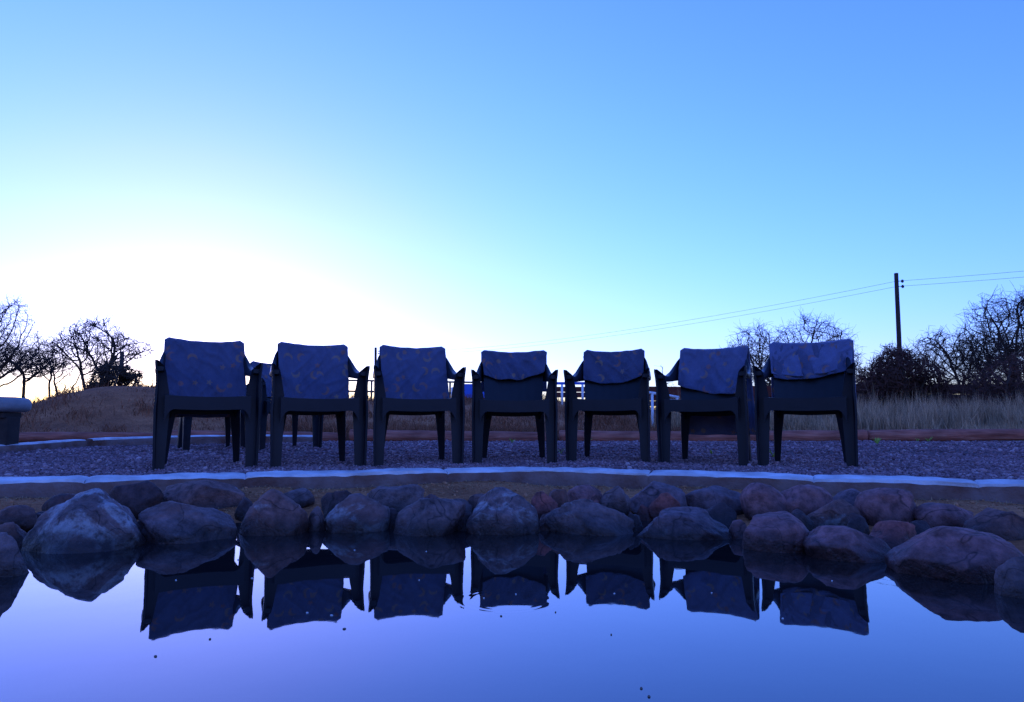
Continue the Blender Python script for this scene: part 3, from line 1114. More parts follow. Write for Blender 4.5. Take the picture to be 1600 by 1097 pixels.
for i, (x0, x1, yt, yf, zf, col, crust, skew, lab) in enumerate(ST_):
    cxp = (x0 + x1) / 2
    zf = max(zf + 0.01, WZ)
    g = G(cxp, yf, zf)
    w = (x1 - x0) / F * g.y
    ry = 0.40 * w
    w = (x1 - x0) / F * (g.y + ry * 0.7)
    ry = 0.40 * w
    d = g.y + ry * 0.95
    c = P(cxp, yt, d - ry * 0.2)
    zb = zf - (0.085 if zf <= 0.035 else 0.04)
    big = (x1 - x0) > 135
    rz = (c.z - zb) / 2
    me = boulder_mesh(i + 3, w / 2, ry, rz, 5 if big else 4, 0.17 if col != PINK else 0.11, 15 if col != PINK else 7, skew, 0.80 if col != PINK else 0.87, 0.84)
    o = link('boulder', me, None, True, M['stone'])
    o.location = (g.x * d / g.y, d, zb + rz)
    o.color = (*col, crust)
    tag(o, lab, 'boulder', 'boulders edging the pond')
# a few more outside the picture so that the bank does not stop at its edge
for i, (a, lab) in enumerate(((2, 'boulder just beyond the right picture edge'), (-14, 'boulder second beyond the right picture edge'), (180, 'boulder just beyond the left picture edge'), (197, 'boulder second beyond the left picture edge'))):
    a = R(a)
    r = float(np.interp(a, SA, SR)) + 0.14
    k = 0.15 + 0.04 * math.sin(i * 2.3)
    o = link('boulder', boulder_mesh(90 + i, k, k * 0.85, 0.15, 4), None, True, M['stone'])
    o.location = (KC.x + math.cos(a) * r, KC.y + math.sin(a) * r, 0.02)
    o.color = (*random.choice((GREY, BROWN, PINK)), 0.15)
    tag(o, lab, 'boulder', 'boulders edging the pond')

# ------------------------------------------------------------------ gravel stones
def icosa():
    p = (1 + 5 ** 0.5) / 2
    v = np.array([(-1, p, 0), (1, p, 0), (-1, -p, 0), (1, -p, 0), (0, -1, p), (0, 1, p), (0, -1, -p), (0, 1, -p), (p, 0, -1), (p, 0, 1), (-p, 0, -1), (-p, 0, 1)], float)
    v /= np.linalg.norm(v[0])
    f = np.array([(0, 11, 5), (0, 5, 1), (0, 1, 7), (0, 7, 10), (0, 10, 11), (1, 5, 9), (5, 11, 4), (11, 10, 2), (10, 7, 6), (7, 1, 8), (3, 9, 4), (3, 4, 2), (3, 2, 6), (3, 6, 8), (3, 8, 9),
                  (4, 9, 5), (2, 4, 11), (6, 2, 10), (8, 6, 7), (9, 8, 1)])
    return v, f


def pebbles(n, y0, y1, r0, r1, spread):
    y = RNG.uniform(y0, y1, n * 2)
    x = RNG.uniform(-1, 1, n * 2) * (0.80 * y + spread)
    a = np.arctan2(y - KC.y, x - KC.x)
    r = np.hypot(y - KC.y, x - KC.x)
    ok = (r > np.interp(a, KA, KR) + 0.21) & (np.abs(x) < 8.2)
    x, y = x[ok][:n], y[ok][:n]
    return x, y, RNG.uniform(r0, r1, len(x))


parts = [pebbles(38000, 2.2, 5.4, 0.004, 0.010, 0.3), pebbles(17000, 5.2, 8.12, 0.006, 0.014, 0.3), pebbles(1600, 2.4, 8.0, 0.012, 0.020, 0.3)]
px_ = np.concatenate([p[0] for p in parts])
py_ = np.concatenate([p[1] for p in parts])
pr_ = np.concatenate([p[2] for p in parts])
iv, iff = icosa()
n = len(px_)
sc3 = RNG.uniform(0.6, 1.25, (n, 1, 3)) * pr_[:, None, None]
sc3[:, :, 2] *= 0.75
jit = RNG.uniform(0.8, 1.2, (n, 12, 1))
vv = iv[None] * jit * sc3
th = RNG.uniform(0, 6.28, n)
c_, s_ = np.cos(th)[:, None], np.sin(th)[:, None]
vx = vv[:, :, 0] * c_ - vv[:, :, 1] * s_ + px_[:, None]
vy = vv[:, :, 0] * s_ + vv[:, :, 1] * c_ + py_[:, None]
vz = vv[:, :, 2] + (H(px_, py_) + 0.008 + pr_ * RNG.uniform(0.0, 0.5, n))[:, None]
V = np.stack([vx, vy, vz], -1).reshape(-1, 3)
Fc = (iff[None] + (np.arange(n) * 12)[:, None, None]).reshape(-1, 3)
o = link('gravel', fast_mesh('gravel', V, Fc), None, False, M['gravel'])
tag(o, 'loose grey purple gravel under the chairs', 'gravel', kind='stuff')

# ------------------------------------------------------------------ log edging behind the gravel
LOGS = [(20, 250, 676, 690, 7.95, 'leftmost dark log lying behind the low mortar kerb'),
        (255, 540, 674, 690, 8.30, 'dark log of the edging seen under the two leftmost chairs'),
        (548, 868, 672, 690, 8.35, 'log of the edging seen under the third chair'),
        (874, 1206, 672, 690, 8.35, 'reddish log of the edging seen under the third chair from the right'),
        (1198, 1352, 671, 689, 8.25, 'short log of the edging with its end behind the rightmost chair'),
        (1354, 1760, 670, 688, 8.25, 'long cracked log of the edging right of the rightmost chair')]
for i, (x0, x1, yt, yb, d, lab) in enumerate(LOGS):
    a, b = P(x0, yt, d), P(x1, yt + (1 if i == 5 else 0), d + (0.05 if i % 2 else -0.05))
    rad = (yb - yt) / F * d / 2 * 1.08
    L = (b - a).length
    rings = []
    ns, nc = 40, 18
    for k in range(ns + 1):
        t = k / ns
        rr = rad * (1 - 0.10 * t + 0.04 * math.sin(t * 9 + i)) * (0.93 if k in (0, ns) else 1)
        ring = []
        for j in range(nc):
            q = 2 * math.pi * j / nc
            nn = 1 + 0.06 * noise.noise(Vector((t * L * 1.6 + i * 5, math.cos(q), math.sin(q)))) + 0.03 * noise.noise(Vector((t * L * 6 + i * 5, math.cos(q) * 2, math.sin(q) * 2)))
            # a drying crack along the near face of the last log
            if i == 5 and t > 0.35 and j == 10:
                nn -= 0.22
            ring.append((t * L, math.cos(q) * rr * nn, math.sin(q) * rr * nn + 0.012 * math.sin(t * 3.1 + i)))
        rings.append(ring)
    o = MB().loft(rings).build('edging_log', M['log'])
    gz = Hs((a.x + b.x) / 2, d)
    o.location = (a.x, a.y, a.z - rad)
    o.rotation_euler = (0, 0, math.atan2(b.y - a.y, b.x - a.x))
    tag(o, lab, 'log', 'logs edging the gravel')

# low mortar kerb at the far left of the gravel
kl = []
for px, py, d in ((-160, 704, 5.0), (-60, 698, 5.5), (31, 693, 6.0), (136, 686, 6.9), (245, 682, 7.45), (360, 680, 7.75), (490, 680, 7.95)):
    p = P(px, py, d)
    kl.append((p.x, p.y, p.z))
kf = catmull([k for k in kl], 10, False)
low = empty('low_kerb', (-3.5, 7.5, 0.18))
tag(low, 'low mortar kerb with a pale top at the far left of the gravel', kind='structure')
for s, (i0, i1) in enumerate(((0, 31), (31, len(kf)))):
    pts = [(q[0], q[1], q[2] - 0.085) for q in kf[i0:i1][::-1]]
    kerb_run(pts, 'kerb_length', low, [(0.0, -0.08), (0.0, 0.03), (0.006, 0.07), (0.02, 0.082), (0.07, 0.086), (0.11, 0.084), (0.12, 0.03), (0.12, -0.08)], 2, 5, 0.008, 40 + s, 0.05)

# ------------------------------------------------------------------ concrete bench at the left edge
bz = Hs(-4.5, 6.0)
bench = empty('concrete_bench', (-4.92, 5.95, bz))
tag(bench, 'pale concrete bench with a rounded thick slab on pillars at the left edge', 'bench')
zt = 0.645 - bz
rings = []
nseg = 24
for k in range(nseg + 1):
    t = k / nseg
    x = -0.80 + 1.46 * t
    e = min(t, 1 - t) * 1.46
    rr = 1.0 if e > 0.05 else math.sqrt(max(0.0, 1 - ((0.05 - e) / 0.05) ** 2)) * 0.45 + 0.55
    ring = []
    for j in range(20):
        q = 2 * math.pi * j / 20
        ca, sa = math.cos(q), math.sin(q)
        ex = 0.45
        ring.append((x, math.copysign(abs(ca) ** ex, ca) * 0.21 * rr + 0.004 * noise.noise(Vector((x * 9, j, 0))), zt - 0.066 + math.copysign(abs(sa) ** 0.7, sa) * 0.066 * rr + 0.004 * noise.noise(Vector((x * 7, j * 2, 3)))))
    rings.append(ring)
MB().loft(rings).build('slab', M['concrete'], bench)
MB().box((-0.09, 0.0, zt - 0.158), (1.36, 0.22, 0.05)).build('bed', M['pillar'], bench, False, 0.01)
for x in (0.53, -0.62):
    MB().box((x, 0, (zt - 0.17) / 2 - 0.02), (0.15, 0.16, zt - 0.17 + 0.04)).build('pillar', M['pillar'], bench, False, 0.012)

# small red thing by the bench
g = G(-2, 697, Hs(-4.2, 5.6))
mb = MB().loft([[(math.cos(q) * r, math.sin(q) * r, z) for q in [2 * math.pi * k / 16 for k in range(16)]] for r, z in ((0.012, 0), (0.021, 0.006), (0.025, 0.02), (0.023, 0.036), (0.014, 0.046), (0.004, 0.049))])
o = mb.build('red_ball', M['red'])
o.location = (g.x, g.y, Hs(g.x, g.y) + 0.01)
tag(o, 'small bright red object on the gravel at the left edge', 'ball')

# ------------------------------------------------------------------ weeds
def weed_mesh(seed, h):
    rnd = random.Random(seed)
    mb = MB()
    for k in range(rnd.randint(6, 9)):
        a = rnd.uniform(0, 6.28)
        l = h * rnd.uniform(0.6, 1.1)
        lean = rnd.uniform(0.15, 0.7)
        w = h * rnd.uniform(0.10, 0.18)
        base = Vector((0, 0, 0))
        dr = Vector((math.cos(a) * lean, math.sin(a) * lean, 1)).normalized()
        side = Vector((-math.sin(a), math.cos(a), 0))
        p1 = dr * l * 0.35
        p2 = dr * l * 0.75 + Vector((math.cos(a), math.sin(a), 0)) * l * 0.08
        p3 = dr * l + Vector((math.cos(a), math.sin(a), -0.3)) * l * 0.2
        up = dr.cross(side) * 0.0015
        b = len(mb.v)
        for p, ww in ((base, 0.25), (p1, 0.8), (p2, 1.0), (p3, 0.05)):
            mb.v += [tuple(p - side * w * ww / 2), tuple(p + up * 2), tuple(p + side * w * ww / 2)]
        for i in range(3):
            q = b + i * 3
            mb.f += [(q, q + 1, q + 4, q + 3), (q + 1, q + 2, q + 5, q + 4)]
    return mb


WEEDS = [(800, 692, 0.06, 'small green weed by the log below the middle chair'), (921, 691, 0.065, 'green weed by the log under the third chair from the right'),
         (877, 712, 0.05, 'low green weed on the gravel beside the middle chair right legs'), (919, 712, 0.045, 'low green weed on the gravel by the third chair from the right, rear leg'),
         (1042, 712, 0.05, 'faint green weed inside the left legs of the second chair from the right'), (1111, 712, 0.05, 'faint green weed under the middle of the second chair from the right'),
         (1208, 715, 0.075, 'bright yellow-green weed between the left legs of the rightmost chair'), (1370, 695, 0.10, 'tallest bright green weed by the log right of the rightmost chair'),
         (1411, 689, 0.055, 'small dull green weed against the long log'), (1425, 688, 0.075, 'grey-green weed against the long log, rightmost of the weeds'),
         (35, 704, 0.065, 'yellow-green weed at the foot of the bench pillar'), (283, 697, 0.06, 'green weed beside the back-row chair leg under the leftmost front chair')]
for i, (px, py, h, lab) in enumerate(WEEDS):
    z = 0.185
    for _ in range(6):
        g = G(px, py, z)
        z = Hs(g.x, g.y) + 0.006
    g.y = min(g.y, 8.05)
    o = weed_mesh(i, h).build('weed', M['weed'], None, True)
    o.location = (g.x, g.y, Hs(g.x, g.y))
    tag(o, lab, 'weed', 'weeds in the gravel')

# ------------------------------------------------------------------ dry grass
def blades(x, y, h, w, bend, rng):
    n = len(x)
    z = H(x, y)
    a = rng.uniform(0, 6.28, n)
    da = np.stack([np.cos(a), np.sin(a)], -1)
    b = rng.uniform(0, 6.28, n)
    db = np.stack([np.cos(b), np.sin(b)], -1)
    base = np.stack([x, y, z - 0.01], -1)
    out = np.zeros((n, 5, 3))
    m = bend * h
    for k, (t, ww) in enumerate(((0, 1.0), (0.55, 0.8))):
        c = base.copy()
        c[:, 2] += h * t
        c[:, :2] += db * (m * t * t)[:, None]
        off = da * (w * ww / 2)[:, None]
        out[:, k * 2] = c
        out[:, k * 2, :2] -= off
        out[:, k * 2 + 1] = c
        out[:, k * 2 + 1, :2] += off
    tip = base.copy()
    tip[:, 2] += h * (1 - 0.3 * bend)
    tip[:, :2] += db * m[:, None]
    out[:, 4] = tip
    f = np.array([(0, 1, 3), (0, 3, 2), (2, 3, 4)])
    F_ = (f[None] + (np.arange(n) * 5)[:, None, None]).reshape(-1, 3)
    return out.reshape(-1, 3), F_


def clumped(n, y0, y1, u0, u1, nclump, sigma, rng):
    cy = rng.uniform(y0, y1, nclump)
    cu = rng.uniform(u0, u1, nclump)
    k = rng.integers(0, nclump, n)
    y = cy[k] + rng.normal(0, sigma, n)
    x = cu[k] * cy[k] + rng.normal(0, sigma, n)
    ok = y > 8.48
    return x[ok], y[ok], k[ok]


rng = np.random.default_rng(5)
# tall feathery grass, right of the chairs
VX, FX, base = [], [], 0


def add_blades(x, y, h, w, bend):
    global base
    v, f = blades(x, y, h, w, bend, rng)
    VX.append(v)
    FX.append(f + base)
    base += len(v)


x, y, k = clumped(36000, 8.6, 11.6, 0.24, 0.86, 210, 0.10, rng)
hc = (0.20 + 0.48 * rng.random(210) ** 1.6)[k] * rng.uniform(0.55, 1.05, len(x)) * (0.7 + 0.3 * sstep(8.5, 9.4, y))
add_blades(x, y, hc, rng.uniform(0.004, 0.010, len(x)), rng.uniform(0.05, 0.5, len(x)))
# plumes: short hairs along stems
st = rng.integers(0, len(x), 1500)
for rep in range(12):
    zx = x[st] + rng.normal(0, 0.014, len(st))
    zy = y[st] + rng.normal(0, 0.014, len(st))
    add_blades(zx, zy, hc[st] * rng.uniform(0.95, 1.28, len(st)), rng.uniform(0.004, 0.007, len(st)), rng.uniform(0.0, 0.2, len(st)))
o = link('tall_grass', fast_mesh('tall_grass', np.concatenate(VX), np.concatenate(FX)), None, False, M['grass_tall'])
tag(o, 'tall pale dry grass behind the log right of the chairs', 'grass', kind='stuff')

VX, FX, base = [], [], 0
x, y, k = clumped(46000, 8.6, 14.8, -0.86, 0.30, 900, 0.13, rng)
hc = (0.04 + 0.24 * rng.random(900) ** 2.0)[k] * rng.uniform(0.5, 1.1, len(x)) * (0.70 + 0.30 * sstep(-4.8, -3.2, x))
add_blades(x, y, hc, rng.uniform(0.005, 0.012, len(x)), rng.uniform(0.2, 0.9, len(x)))
x, y, k = clumped(14000, 8.55, 9.6, -0.35, 0.30, 160, 0.10, rng)
hc = rng.uniform(0.12, 0.26, 160)[k] * rng.uniform(0.5, 1.1, len(x))
add_blades(x, y, hc, rng.uniform(0.004, 0.009, len(x)), rng.uniform(0.1, 0.6, len(x)))
o = link('low_grass', fast_mesh('low_grass', np.concatenate(VX), np.concatenate(FX)), None, False, M['grass_low'])
tag(o, 'low brown scrub grass on the earth mounds behind the chairs', 'grass', kind='stuff')

# straw litter on the soil between kerb and stones
n = 14000
a = rng.uniform(R(20), R(165), n)
rk = np.interp(a, KA, KR)
rs = np.interp(a, SA, SR)
t = rng.beta(2.2, 1.0, n)
r = rs + 0.25 + (rk - 0.01 - rs - 0.25) * t
lx, ly = KC.x + np.cos(a) * r, KC.y + np.sin(a) * r
lz = H(lx, ly) + 0.004
L = rng.uniform(0.006, 0.045, n) * rng.random(n) ** 0.5
b = rng.uniform(0, 6.28, n)
tilt = rng.uniform(-0.1, 0.5, n)
p0 = np.stack([lx, ly, lz], -1)
dirv = np.stack([np.cos(b), np.sin(b), tilt], -1)
sd = np.stack([-np.sin(b), np.cos(b), np.zeros(n)], -1) * 0.0016
tri = np.stack([p0 - sd, p0 + sd, p0 + dirv * L[:, None]], 1).reshape(-1, 3)
o = link('straw_litter', fast_mesh('straw_litter', tri, np.arange(n * 3).reshape(-1, 3)), None, False, M['straw'])
tag(o, 'bits of dry straw on the soil between kerb and boulders', 'straw', kind='stuff')
n = 3200
a = rng.uniform(R(15), R(170), n)
rk = np.interp(a, KA, KR)
rs = np.interp(a, SA, SR)
r = rs + 0.2 + (rk - 0.01 - rs - 0.2) * rng.beta(2.0, 1.0, n)
cx_, cy_ = KC.x + np.cos(a) * r, KC.y + np.sin(a) * r
cr_ = 0.002 + 0.008 * rng.random(n) ** 4
vv = iv[None] * rng.uniform(0.7, 1.3, (n, 12, 1)) * (cr_[:, None, None] * rng.uniform(0.6, 1.3, (n, 1, 3)))
vv[:, :, 0] += cx_[:, None]
vv[:, :, 1] += cy_[:, None]
vv[:, :, 2] += (H(cx_, cy_) + cr_ * 0.3)[:, None]
o = link('soil_clods', fast_mesh('soil_clods', vv.reshape(-1, 3), (iff[None] + (np.arange(n) * 12)[:, None, None]).reshape(-1, 3)), None, False, M['ground_clod'])
tag(o, 'loose clods and grit on the soil strip below the kerb', 'soil', kind='stuff')

# ------------------------------------------------------------------ trees
def tubes(polys, sides):
    """polys: list of (points list, radii list) -> verts, faces"""
    V, Fc, b = [], [], 0
    ang = [2 * math.pi * k / sides for k in range(sides)]
    cs = [(math.cos(q), math.sin(q)) for q in ang]
    for pts, rad in polys:
        m = len(pts)
        for i in range(m):
            t = pts[min(i + 1, m - 1)] - pts[max(i - 1, 0)]
            a = Vector((t.y, -t.x, 0.0))
            if a.length < 1e-5:
                a = Vector((1, 0, 0))
            a.normalize()
            c = t.cross(a)
            c.normalize()
            for ca, sa in cs:
                p = pts[i] + (a * ca + c * sa) * rad[i]
                V.append((p.x, p.y, p.z))
        for i in range(m - 1):
            for j in range(sides):
                k = (j + 1) % sides
                Fc.append((b + i * sides + j, b + i * sides + k, b + (i + 1) * sides + k, b + (i + 1) * sides + j))
        b += m * sides
    return np.array(V), np.array(Fc)


def tree(name, label, loc, height, width, seed, kind='dome', stems=1, lean=0.0, fork=0.3, n_att=900, step=0.10, kill=0.20, rt=0.006, r_max=0.09, twig=1.2, tl=0.16, mat='twig', group='bare trees around the field', cat='tree', deep=0.8, sub=2):
    """space colonisation: limbs grow from the trunk towards points scattered through the crown's volume"""
    g = np.random.default_rng(seed)
    att = []
    off = Vector((seed * 1.3, seed * 0.7, 0))
    while len(att) < n_att:
        a = g.uniform(0, 6.283)
        q = math.sqrt(g.random())
        x, y = math.cos(a) * q * width / 2, math.sin(a) * q * width / 2 * deep
        lump = noise.noise(Vector((x * 3.0 / width, y * 3.0 / width, 0.5)) + off)
        if kind == 'fan':
            zt = height * (1 - 0.30 * q * q + 0.16 * lump)
            zb = height * (fork + 0.12 + 0.30 * q)
        elif kind == 'bush':
            zt = height * (math.sqrt(max(0.0, 1 - q * q * 0.92)) + 0.22 * lump)
            zb = 0.06 * height
        else:
            zt = height * (math.sqrt(max(0.0, 1 - q * q * 0.75)) + 0.24 * lump)
            zb = height * (fork + 0.10 * q)
        if zt <= zb:
            continue
        z = zb + (zt - zb) * g.random() ** 0.75
        if noise.noise(Vector((x, y, z)) * (2.6 / width) + off * 2) < -0.22:
            continue
        att.append((x, y, z))
    att = np.array(att)
    pos, par = [], []
    for k in range(stems):
        a = 6.283 * k / stems + g.uniform(-0.4, 0.4)
        sp = 0.0 if stems == 1 else 0.012
        p = np.array((math.cos(a) * sp, math.sin(a) * sp, 0.0))
        d = np.array((lean + (0 if stems == 1 else math.cos(a) * 0.5), 0 if stems == 1 else math.sin(a) * 0.4, 1.0))
        last = -1
        top = height * fork * (1 if stems == 1 else g.uniform(0.5, 1.0))
        while True:
            pos.append(p.copy())
            par.append(last)
            last = len(pos) - 1
            if p[2] >= top:
                break
            d = d + g.normal(0, 0.10, 3) * np.array((1, 1, 0.3))
            d[2] = max(d[2], 0.6)
            p = p + d / np.linalg.norm(d) * step
    P_ = np.array(pos)
    n_stem = len(pos)
    dist = np.full(len(att), 1e9)
    near = np.zeros(len(att), int)

    def update(lo):
        nonlocal dist, near
        D2 = np.linalg.norm(att[:, None, :] - P_[None, lo:, :], axis=2)
        k = D2.argmin(1)
        m = D2[np.arange(len(att)), k]
        b = m < dist
        dist = np.where(b, m, dist)
        near = np.where(b, k + lo, near)

    update(0)
    for it in range(140):
        if len(att) == 0:
            break
        vec = att - P_[near]
        vec /= np.maximum(1e-6, np.linalg.norm(vec, axis=1))[:, None]
        acc = np.zeros((len(P_), 3))
        np.add.at(acc, near, vec)
        act = np.unique(near)
        dd = acc[act]
        dd /= np.maximum(1e-6, np.linalg.norm(dd, axis=1))[:, None]
        dd += g.normal(0, 0.11, dd.shape)
        dd /= np.linalg.norm(dd, axis=1)[:, None]
        new = P_[act] + dd * step
        lo = len(P_)
        P_ = np.vstack([P_, new])
        par += list(act)
        update(lo)
        keep = dist > kill
        att, dist, near = att[keep], dist[keep], near[keep]
        if len(P_) > 9000:
            break
    n = len(P_)
    par = np.array(par)
    rad = np.full(n, rt ** 3.1)
    kids = np.zeros(n, int)
    for k in range(n - 1, 0, -1):
        if par[k] >= 0:
            rad[par[k]] += rad[k]
            kids[par[k]] += 1
    rad = np.minimum(rad ** (1 / 3.1), r_max)
    wood, fine = [], []
    for k in range(n):
        if par[k] < 0:
            continue
        a, b = Vector(P_[par[k]]), Vector(P_[k])
        ra, rb = min(rad[par[k]], rad[k] * 1.25), rad[k]
        (wood if rad[k] > rt * 2.6 or k < n_stem else fine).append(([a, b + (b - a) * 0.08], [ra, rb]))
        if rad[k] < rt * 3.2:
            m = int(g.random() < twig % 1) + int(twig) + (1 if kids[k] == 0 else 0)
            for _ in range(m):
                d = (b - a).normalized() * 0.9 + Vector(g.normal(0, 0.75, 3)) + Vector((0, 0, 0.15))
                d.normalize()
                l = tl * g.uniform(0.4, 1.2)
                mid = b + d * l * 0.5
                d2 = (d + Vector(g.normal(0, 0.4, 3))).normalized()
                end = mid + d2 * l * 0.5
                fine.append(([b, mid, end], [rt * 0.8, rt * 0.65, rt * 0.3]))
                for base_p in ((mid, end) if sub > 1 else (mid,)):
                    d3 = (d2 + Vector(g.normal(0, 0.8, 3))).normalized()
                    fine.append(([base_p, base_p + d3 * l * 0.55], [rt * 0.6, rt * 0.3]))
    root = empty(name, loc)
    tag(root, label, cat, group)
    v, f = tubes(wood, 6)
    link('trunk', fast_mesh('trunk', v, f), root, True, M['bark'])
    V1, F1 = tubes(fine, 3)
    link('crown', fast_mesh('crown', V1, F1), root, False, M[mat])
    return root


def at(px, d, sink=0.1):
    x = (px - 800) / F * d
    return (x, d, Hs(x, d) - sink)


def hgt(py, d, px=800):
    """height of a top seen at row py above the ground at distance d"""
    return P(px, py, d).z - Hs((px - 800) / F * d, d) + 0.1


def wid(p0, p1, d):
    return (p1 - p0) / F * d


tree('acacia_tree', 'bare acacia cut by the left picture edge, crown reaching in', at(-20, 19), hgt(477, 19, 0), wid(-105, 62, 19), 1, 'dome', 1, 0.05, 0.30, 2200, 0.09, 0.13, rt=0.006, twig=1.6, tl=0.27)
tree('acacia_tree', 'small acacia with a forked trunk above the bench', at(40, 21), hgt(526, 21, 40), wid(-22, 104, 21), 12, 'fan', 1, 0.0, 0.24, 1300, 0.09, 0.13, rt=0.006, r_max=0.07, twig=1.5, tl=0.27)
tree('acacia_tree', 'slender many-stemmed acacia left of the earth mound', at(90, 20), hgt(538, 20, 90), wid(46, 142, 20), 23, 'fan', 4, 0.10, 0.28, 900, 0.09, 0.13, rt=0.006, r_max=0.05, twig=1.1, tl=0.27)
tree('acacia_tree', 'broad flat-topped acacia behind the earth mound, highest crown left of the chairs', at(152, 17), hgt(496, 17, 150), wid(76, 230, 17), 39, 'fan', 2, 0.0, 0.22, 1400, 0.08, 0.12, rt=0.006, r_max=0.06, twig=1.5, tl=0.24)
tree('bush', 'dense dark bush below the flat-topped acacia on the mound', at(180, 14.2), hgt(556, 14.2, 180), wid(138, 228, 14.2), 44, 'bush', 6, 0, 0.15, 1800, 0.06, 0.07, rt=0.009, r_max=0.03, twig=2.6, tl=0.13, cat='bush')
tree('bush', 'small sunlit twiggy bush at the left foot of the mound', at(105, 18), hgt(598, 18, 100), wid(80, 132, 18), 46, 'bush', 5, 0, 0.15, 400, 0.07, 0.10, rt=0.006, r_max=0.03, twig=2.0, tl=0.14, cat='bush')
tree('bush', 'thin twigs sticking out left of the leftmost chair', at(228, 13.5), hgt(574, 13.5, 228), wid(204, 252, 13.5), 48, 'bush', 3, 0, 0.2, 90, 0.07, 0.12, rt=0.005, r_max=0.02, twig=1.0, tl=0.14, cat='bush')
tree('thorn_tree', 'bare wide thorn tree behind the two rightmost chairs', at(1236, 20), hgt(494, 20, 1228), wid(1130, 1342, 20), 64, 'dome', 3, 0, 0.18, 2400, 0.09, 0.13, rt=0.006, r_max=0.06, twig=1.8, tl=0.27)
tree('bush', 'tangle of twigs between the third and second chairs from the right', at(1036, 20), hgt(574, 20, 1036), wid(1018, 1060, 20), 63, 'bush', 4, 0, 0.2, 90, 0.08, 0.14, rt=0.006, r_max=0.03, twig=1.0, cat='bush')
tree('bush', 'dense reddish bush around the foot of the utility pole', at(1408, 13.3), hgt(550, 13.3, 1400), wid(1334, 1486, 13.3), 66, 'bush', 9, 0, 0.12, 3600, 0.065, 0.07, rt=0.0075, r_max=0.03, twig=2.6, tl=0.15, mat='twig_red', cat='bush')
tree('thorn_tree', 'large bare thorn tree cut by the right picture edge', at(1622, 14.5), hgt(424, 14.5, 1590), wid(1502, 1742, 14.5), 74, 'dome', 4, 0, 0.14, 2200, 0.085, 0.12, rt=0.006, r_max=0.06, twig=1.6, tl=0.27)
tree('thorn_tree', 'smaller thorn tree with an arching crown left of the large right-hand one', at(1514, 15.5), hgt(502, 15.5, 1512), wid(1436, 1592, 15.5), 78, 'fan', 2, -0.05, 0.14, 1400, 0.085, 0.12, rt=0.0058, r_max=0.06, twig=1.5, tl=0.24)
tree('bush', 'dense brown bush below the thorn trees at the right edge', at(1566, 13.2), hgt(560, 13.2, 1570), wid(1478, 1655, 13.2), 81, 'bush', 8, 0, 0.12, 2200, 0.07, 0.08, rt=0.008, r_max=0.03, twig=2.3, tl=0.15, mat='twig_red', cat='bush')

# ------------------------------------------------------------------ utility poles and wires
def pole(loc, h, rad, lab, lean=(0, 0)):
    root = empty('utility_pole', loc)
    tag(root, lab, 'pole', 'utility poles')
    pts = [(lean[0] * t * h + 0.03 * math.sin(t * 4), lean[1] * t * h, t * h) for t in [k / 10 for k in range(11)]]
    MB().tube(pts, [rad * (1.12 - 0.25 * k / 10) for k in range(11)], 12).build('shaft', M['pole'], root)
    top = Vector(pts[-1])
    for k in range(2):
        z = top.z - 0.36 - 0.24 * k
        s = MB().tube([(top.x + rad * 0.6, 0, z), (top.x + rad + 0.16, 0, z)], 0.015, 6)
        b = s.build('bracket', M['steel'], root)
        i = MB().tube([(top.x + rad + 0.16, 0, z - 0.07), (top.x + rad + 0.16, 0, z - 0.03), (top.x + rad + 0.16, 0, z + 0.03), (top.x + rad + 0.16, 0, z + 0.07)], [0.03, 0.06, 0.06, 0.03], 10)
        i.build('insulator', M['steel'], b)
    return root, top


b1 = at(1404, 30, 0.3)
t1 = P(1401, 427, 30)
p1, _ = pole(b1, t1.z - b1[2], 0.098, 'tall dark wooden utility pole at the right', ((t1.x - b1[0]) / (t1.z - b1[2]), 0))
b2 = at(586, 66, 0.3)
t2 = P(586, 543, 66)
p2, _ = pole(b2, t2.z - b2[2], 0.14, 'distant utility pole between the second and third chairs')
b3 = (46.0, -2.0, 0.4)
p3, _ = pole(b3, 7.0, 0.115, 'utility pole outside the picture to the right')
for k in range(2):
    w = empty('power_line', (0, 0, 0)) if False else None
    z1 = t1.z - 0.36 - 0.24 * k
    A = Vector((b1[0] + 0.2, 30, z1))
    B = Vector((b2[0] + 0.2, 66, t2.z - 0.42 - 0.24 * k))
    C = Vector((b3[0], b3[1], b3[2] + 7.0 - 0.42 - 0.24 * k))
    pts = []
    for S, E_, sag in ((B, A, 0.85), (A, C, 0.9)):
        for i in range(25):
            t = i / 24
            p = S.lerp(E_, t)
            p.z -= sag * 4 * t * (1 - t)
            pts.append(p)
    o = MB().tube(pts, 0.006, 4, False).build('power_line', M['steel'])
    tag(o, ('upper' if k == 0 else 'lower') + ' thin overhead wire running across the sky to the utility pole', 'wire', 'overhead wires')

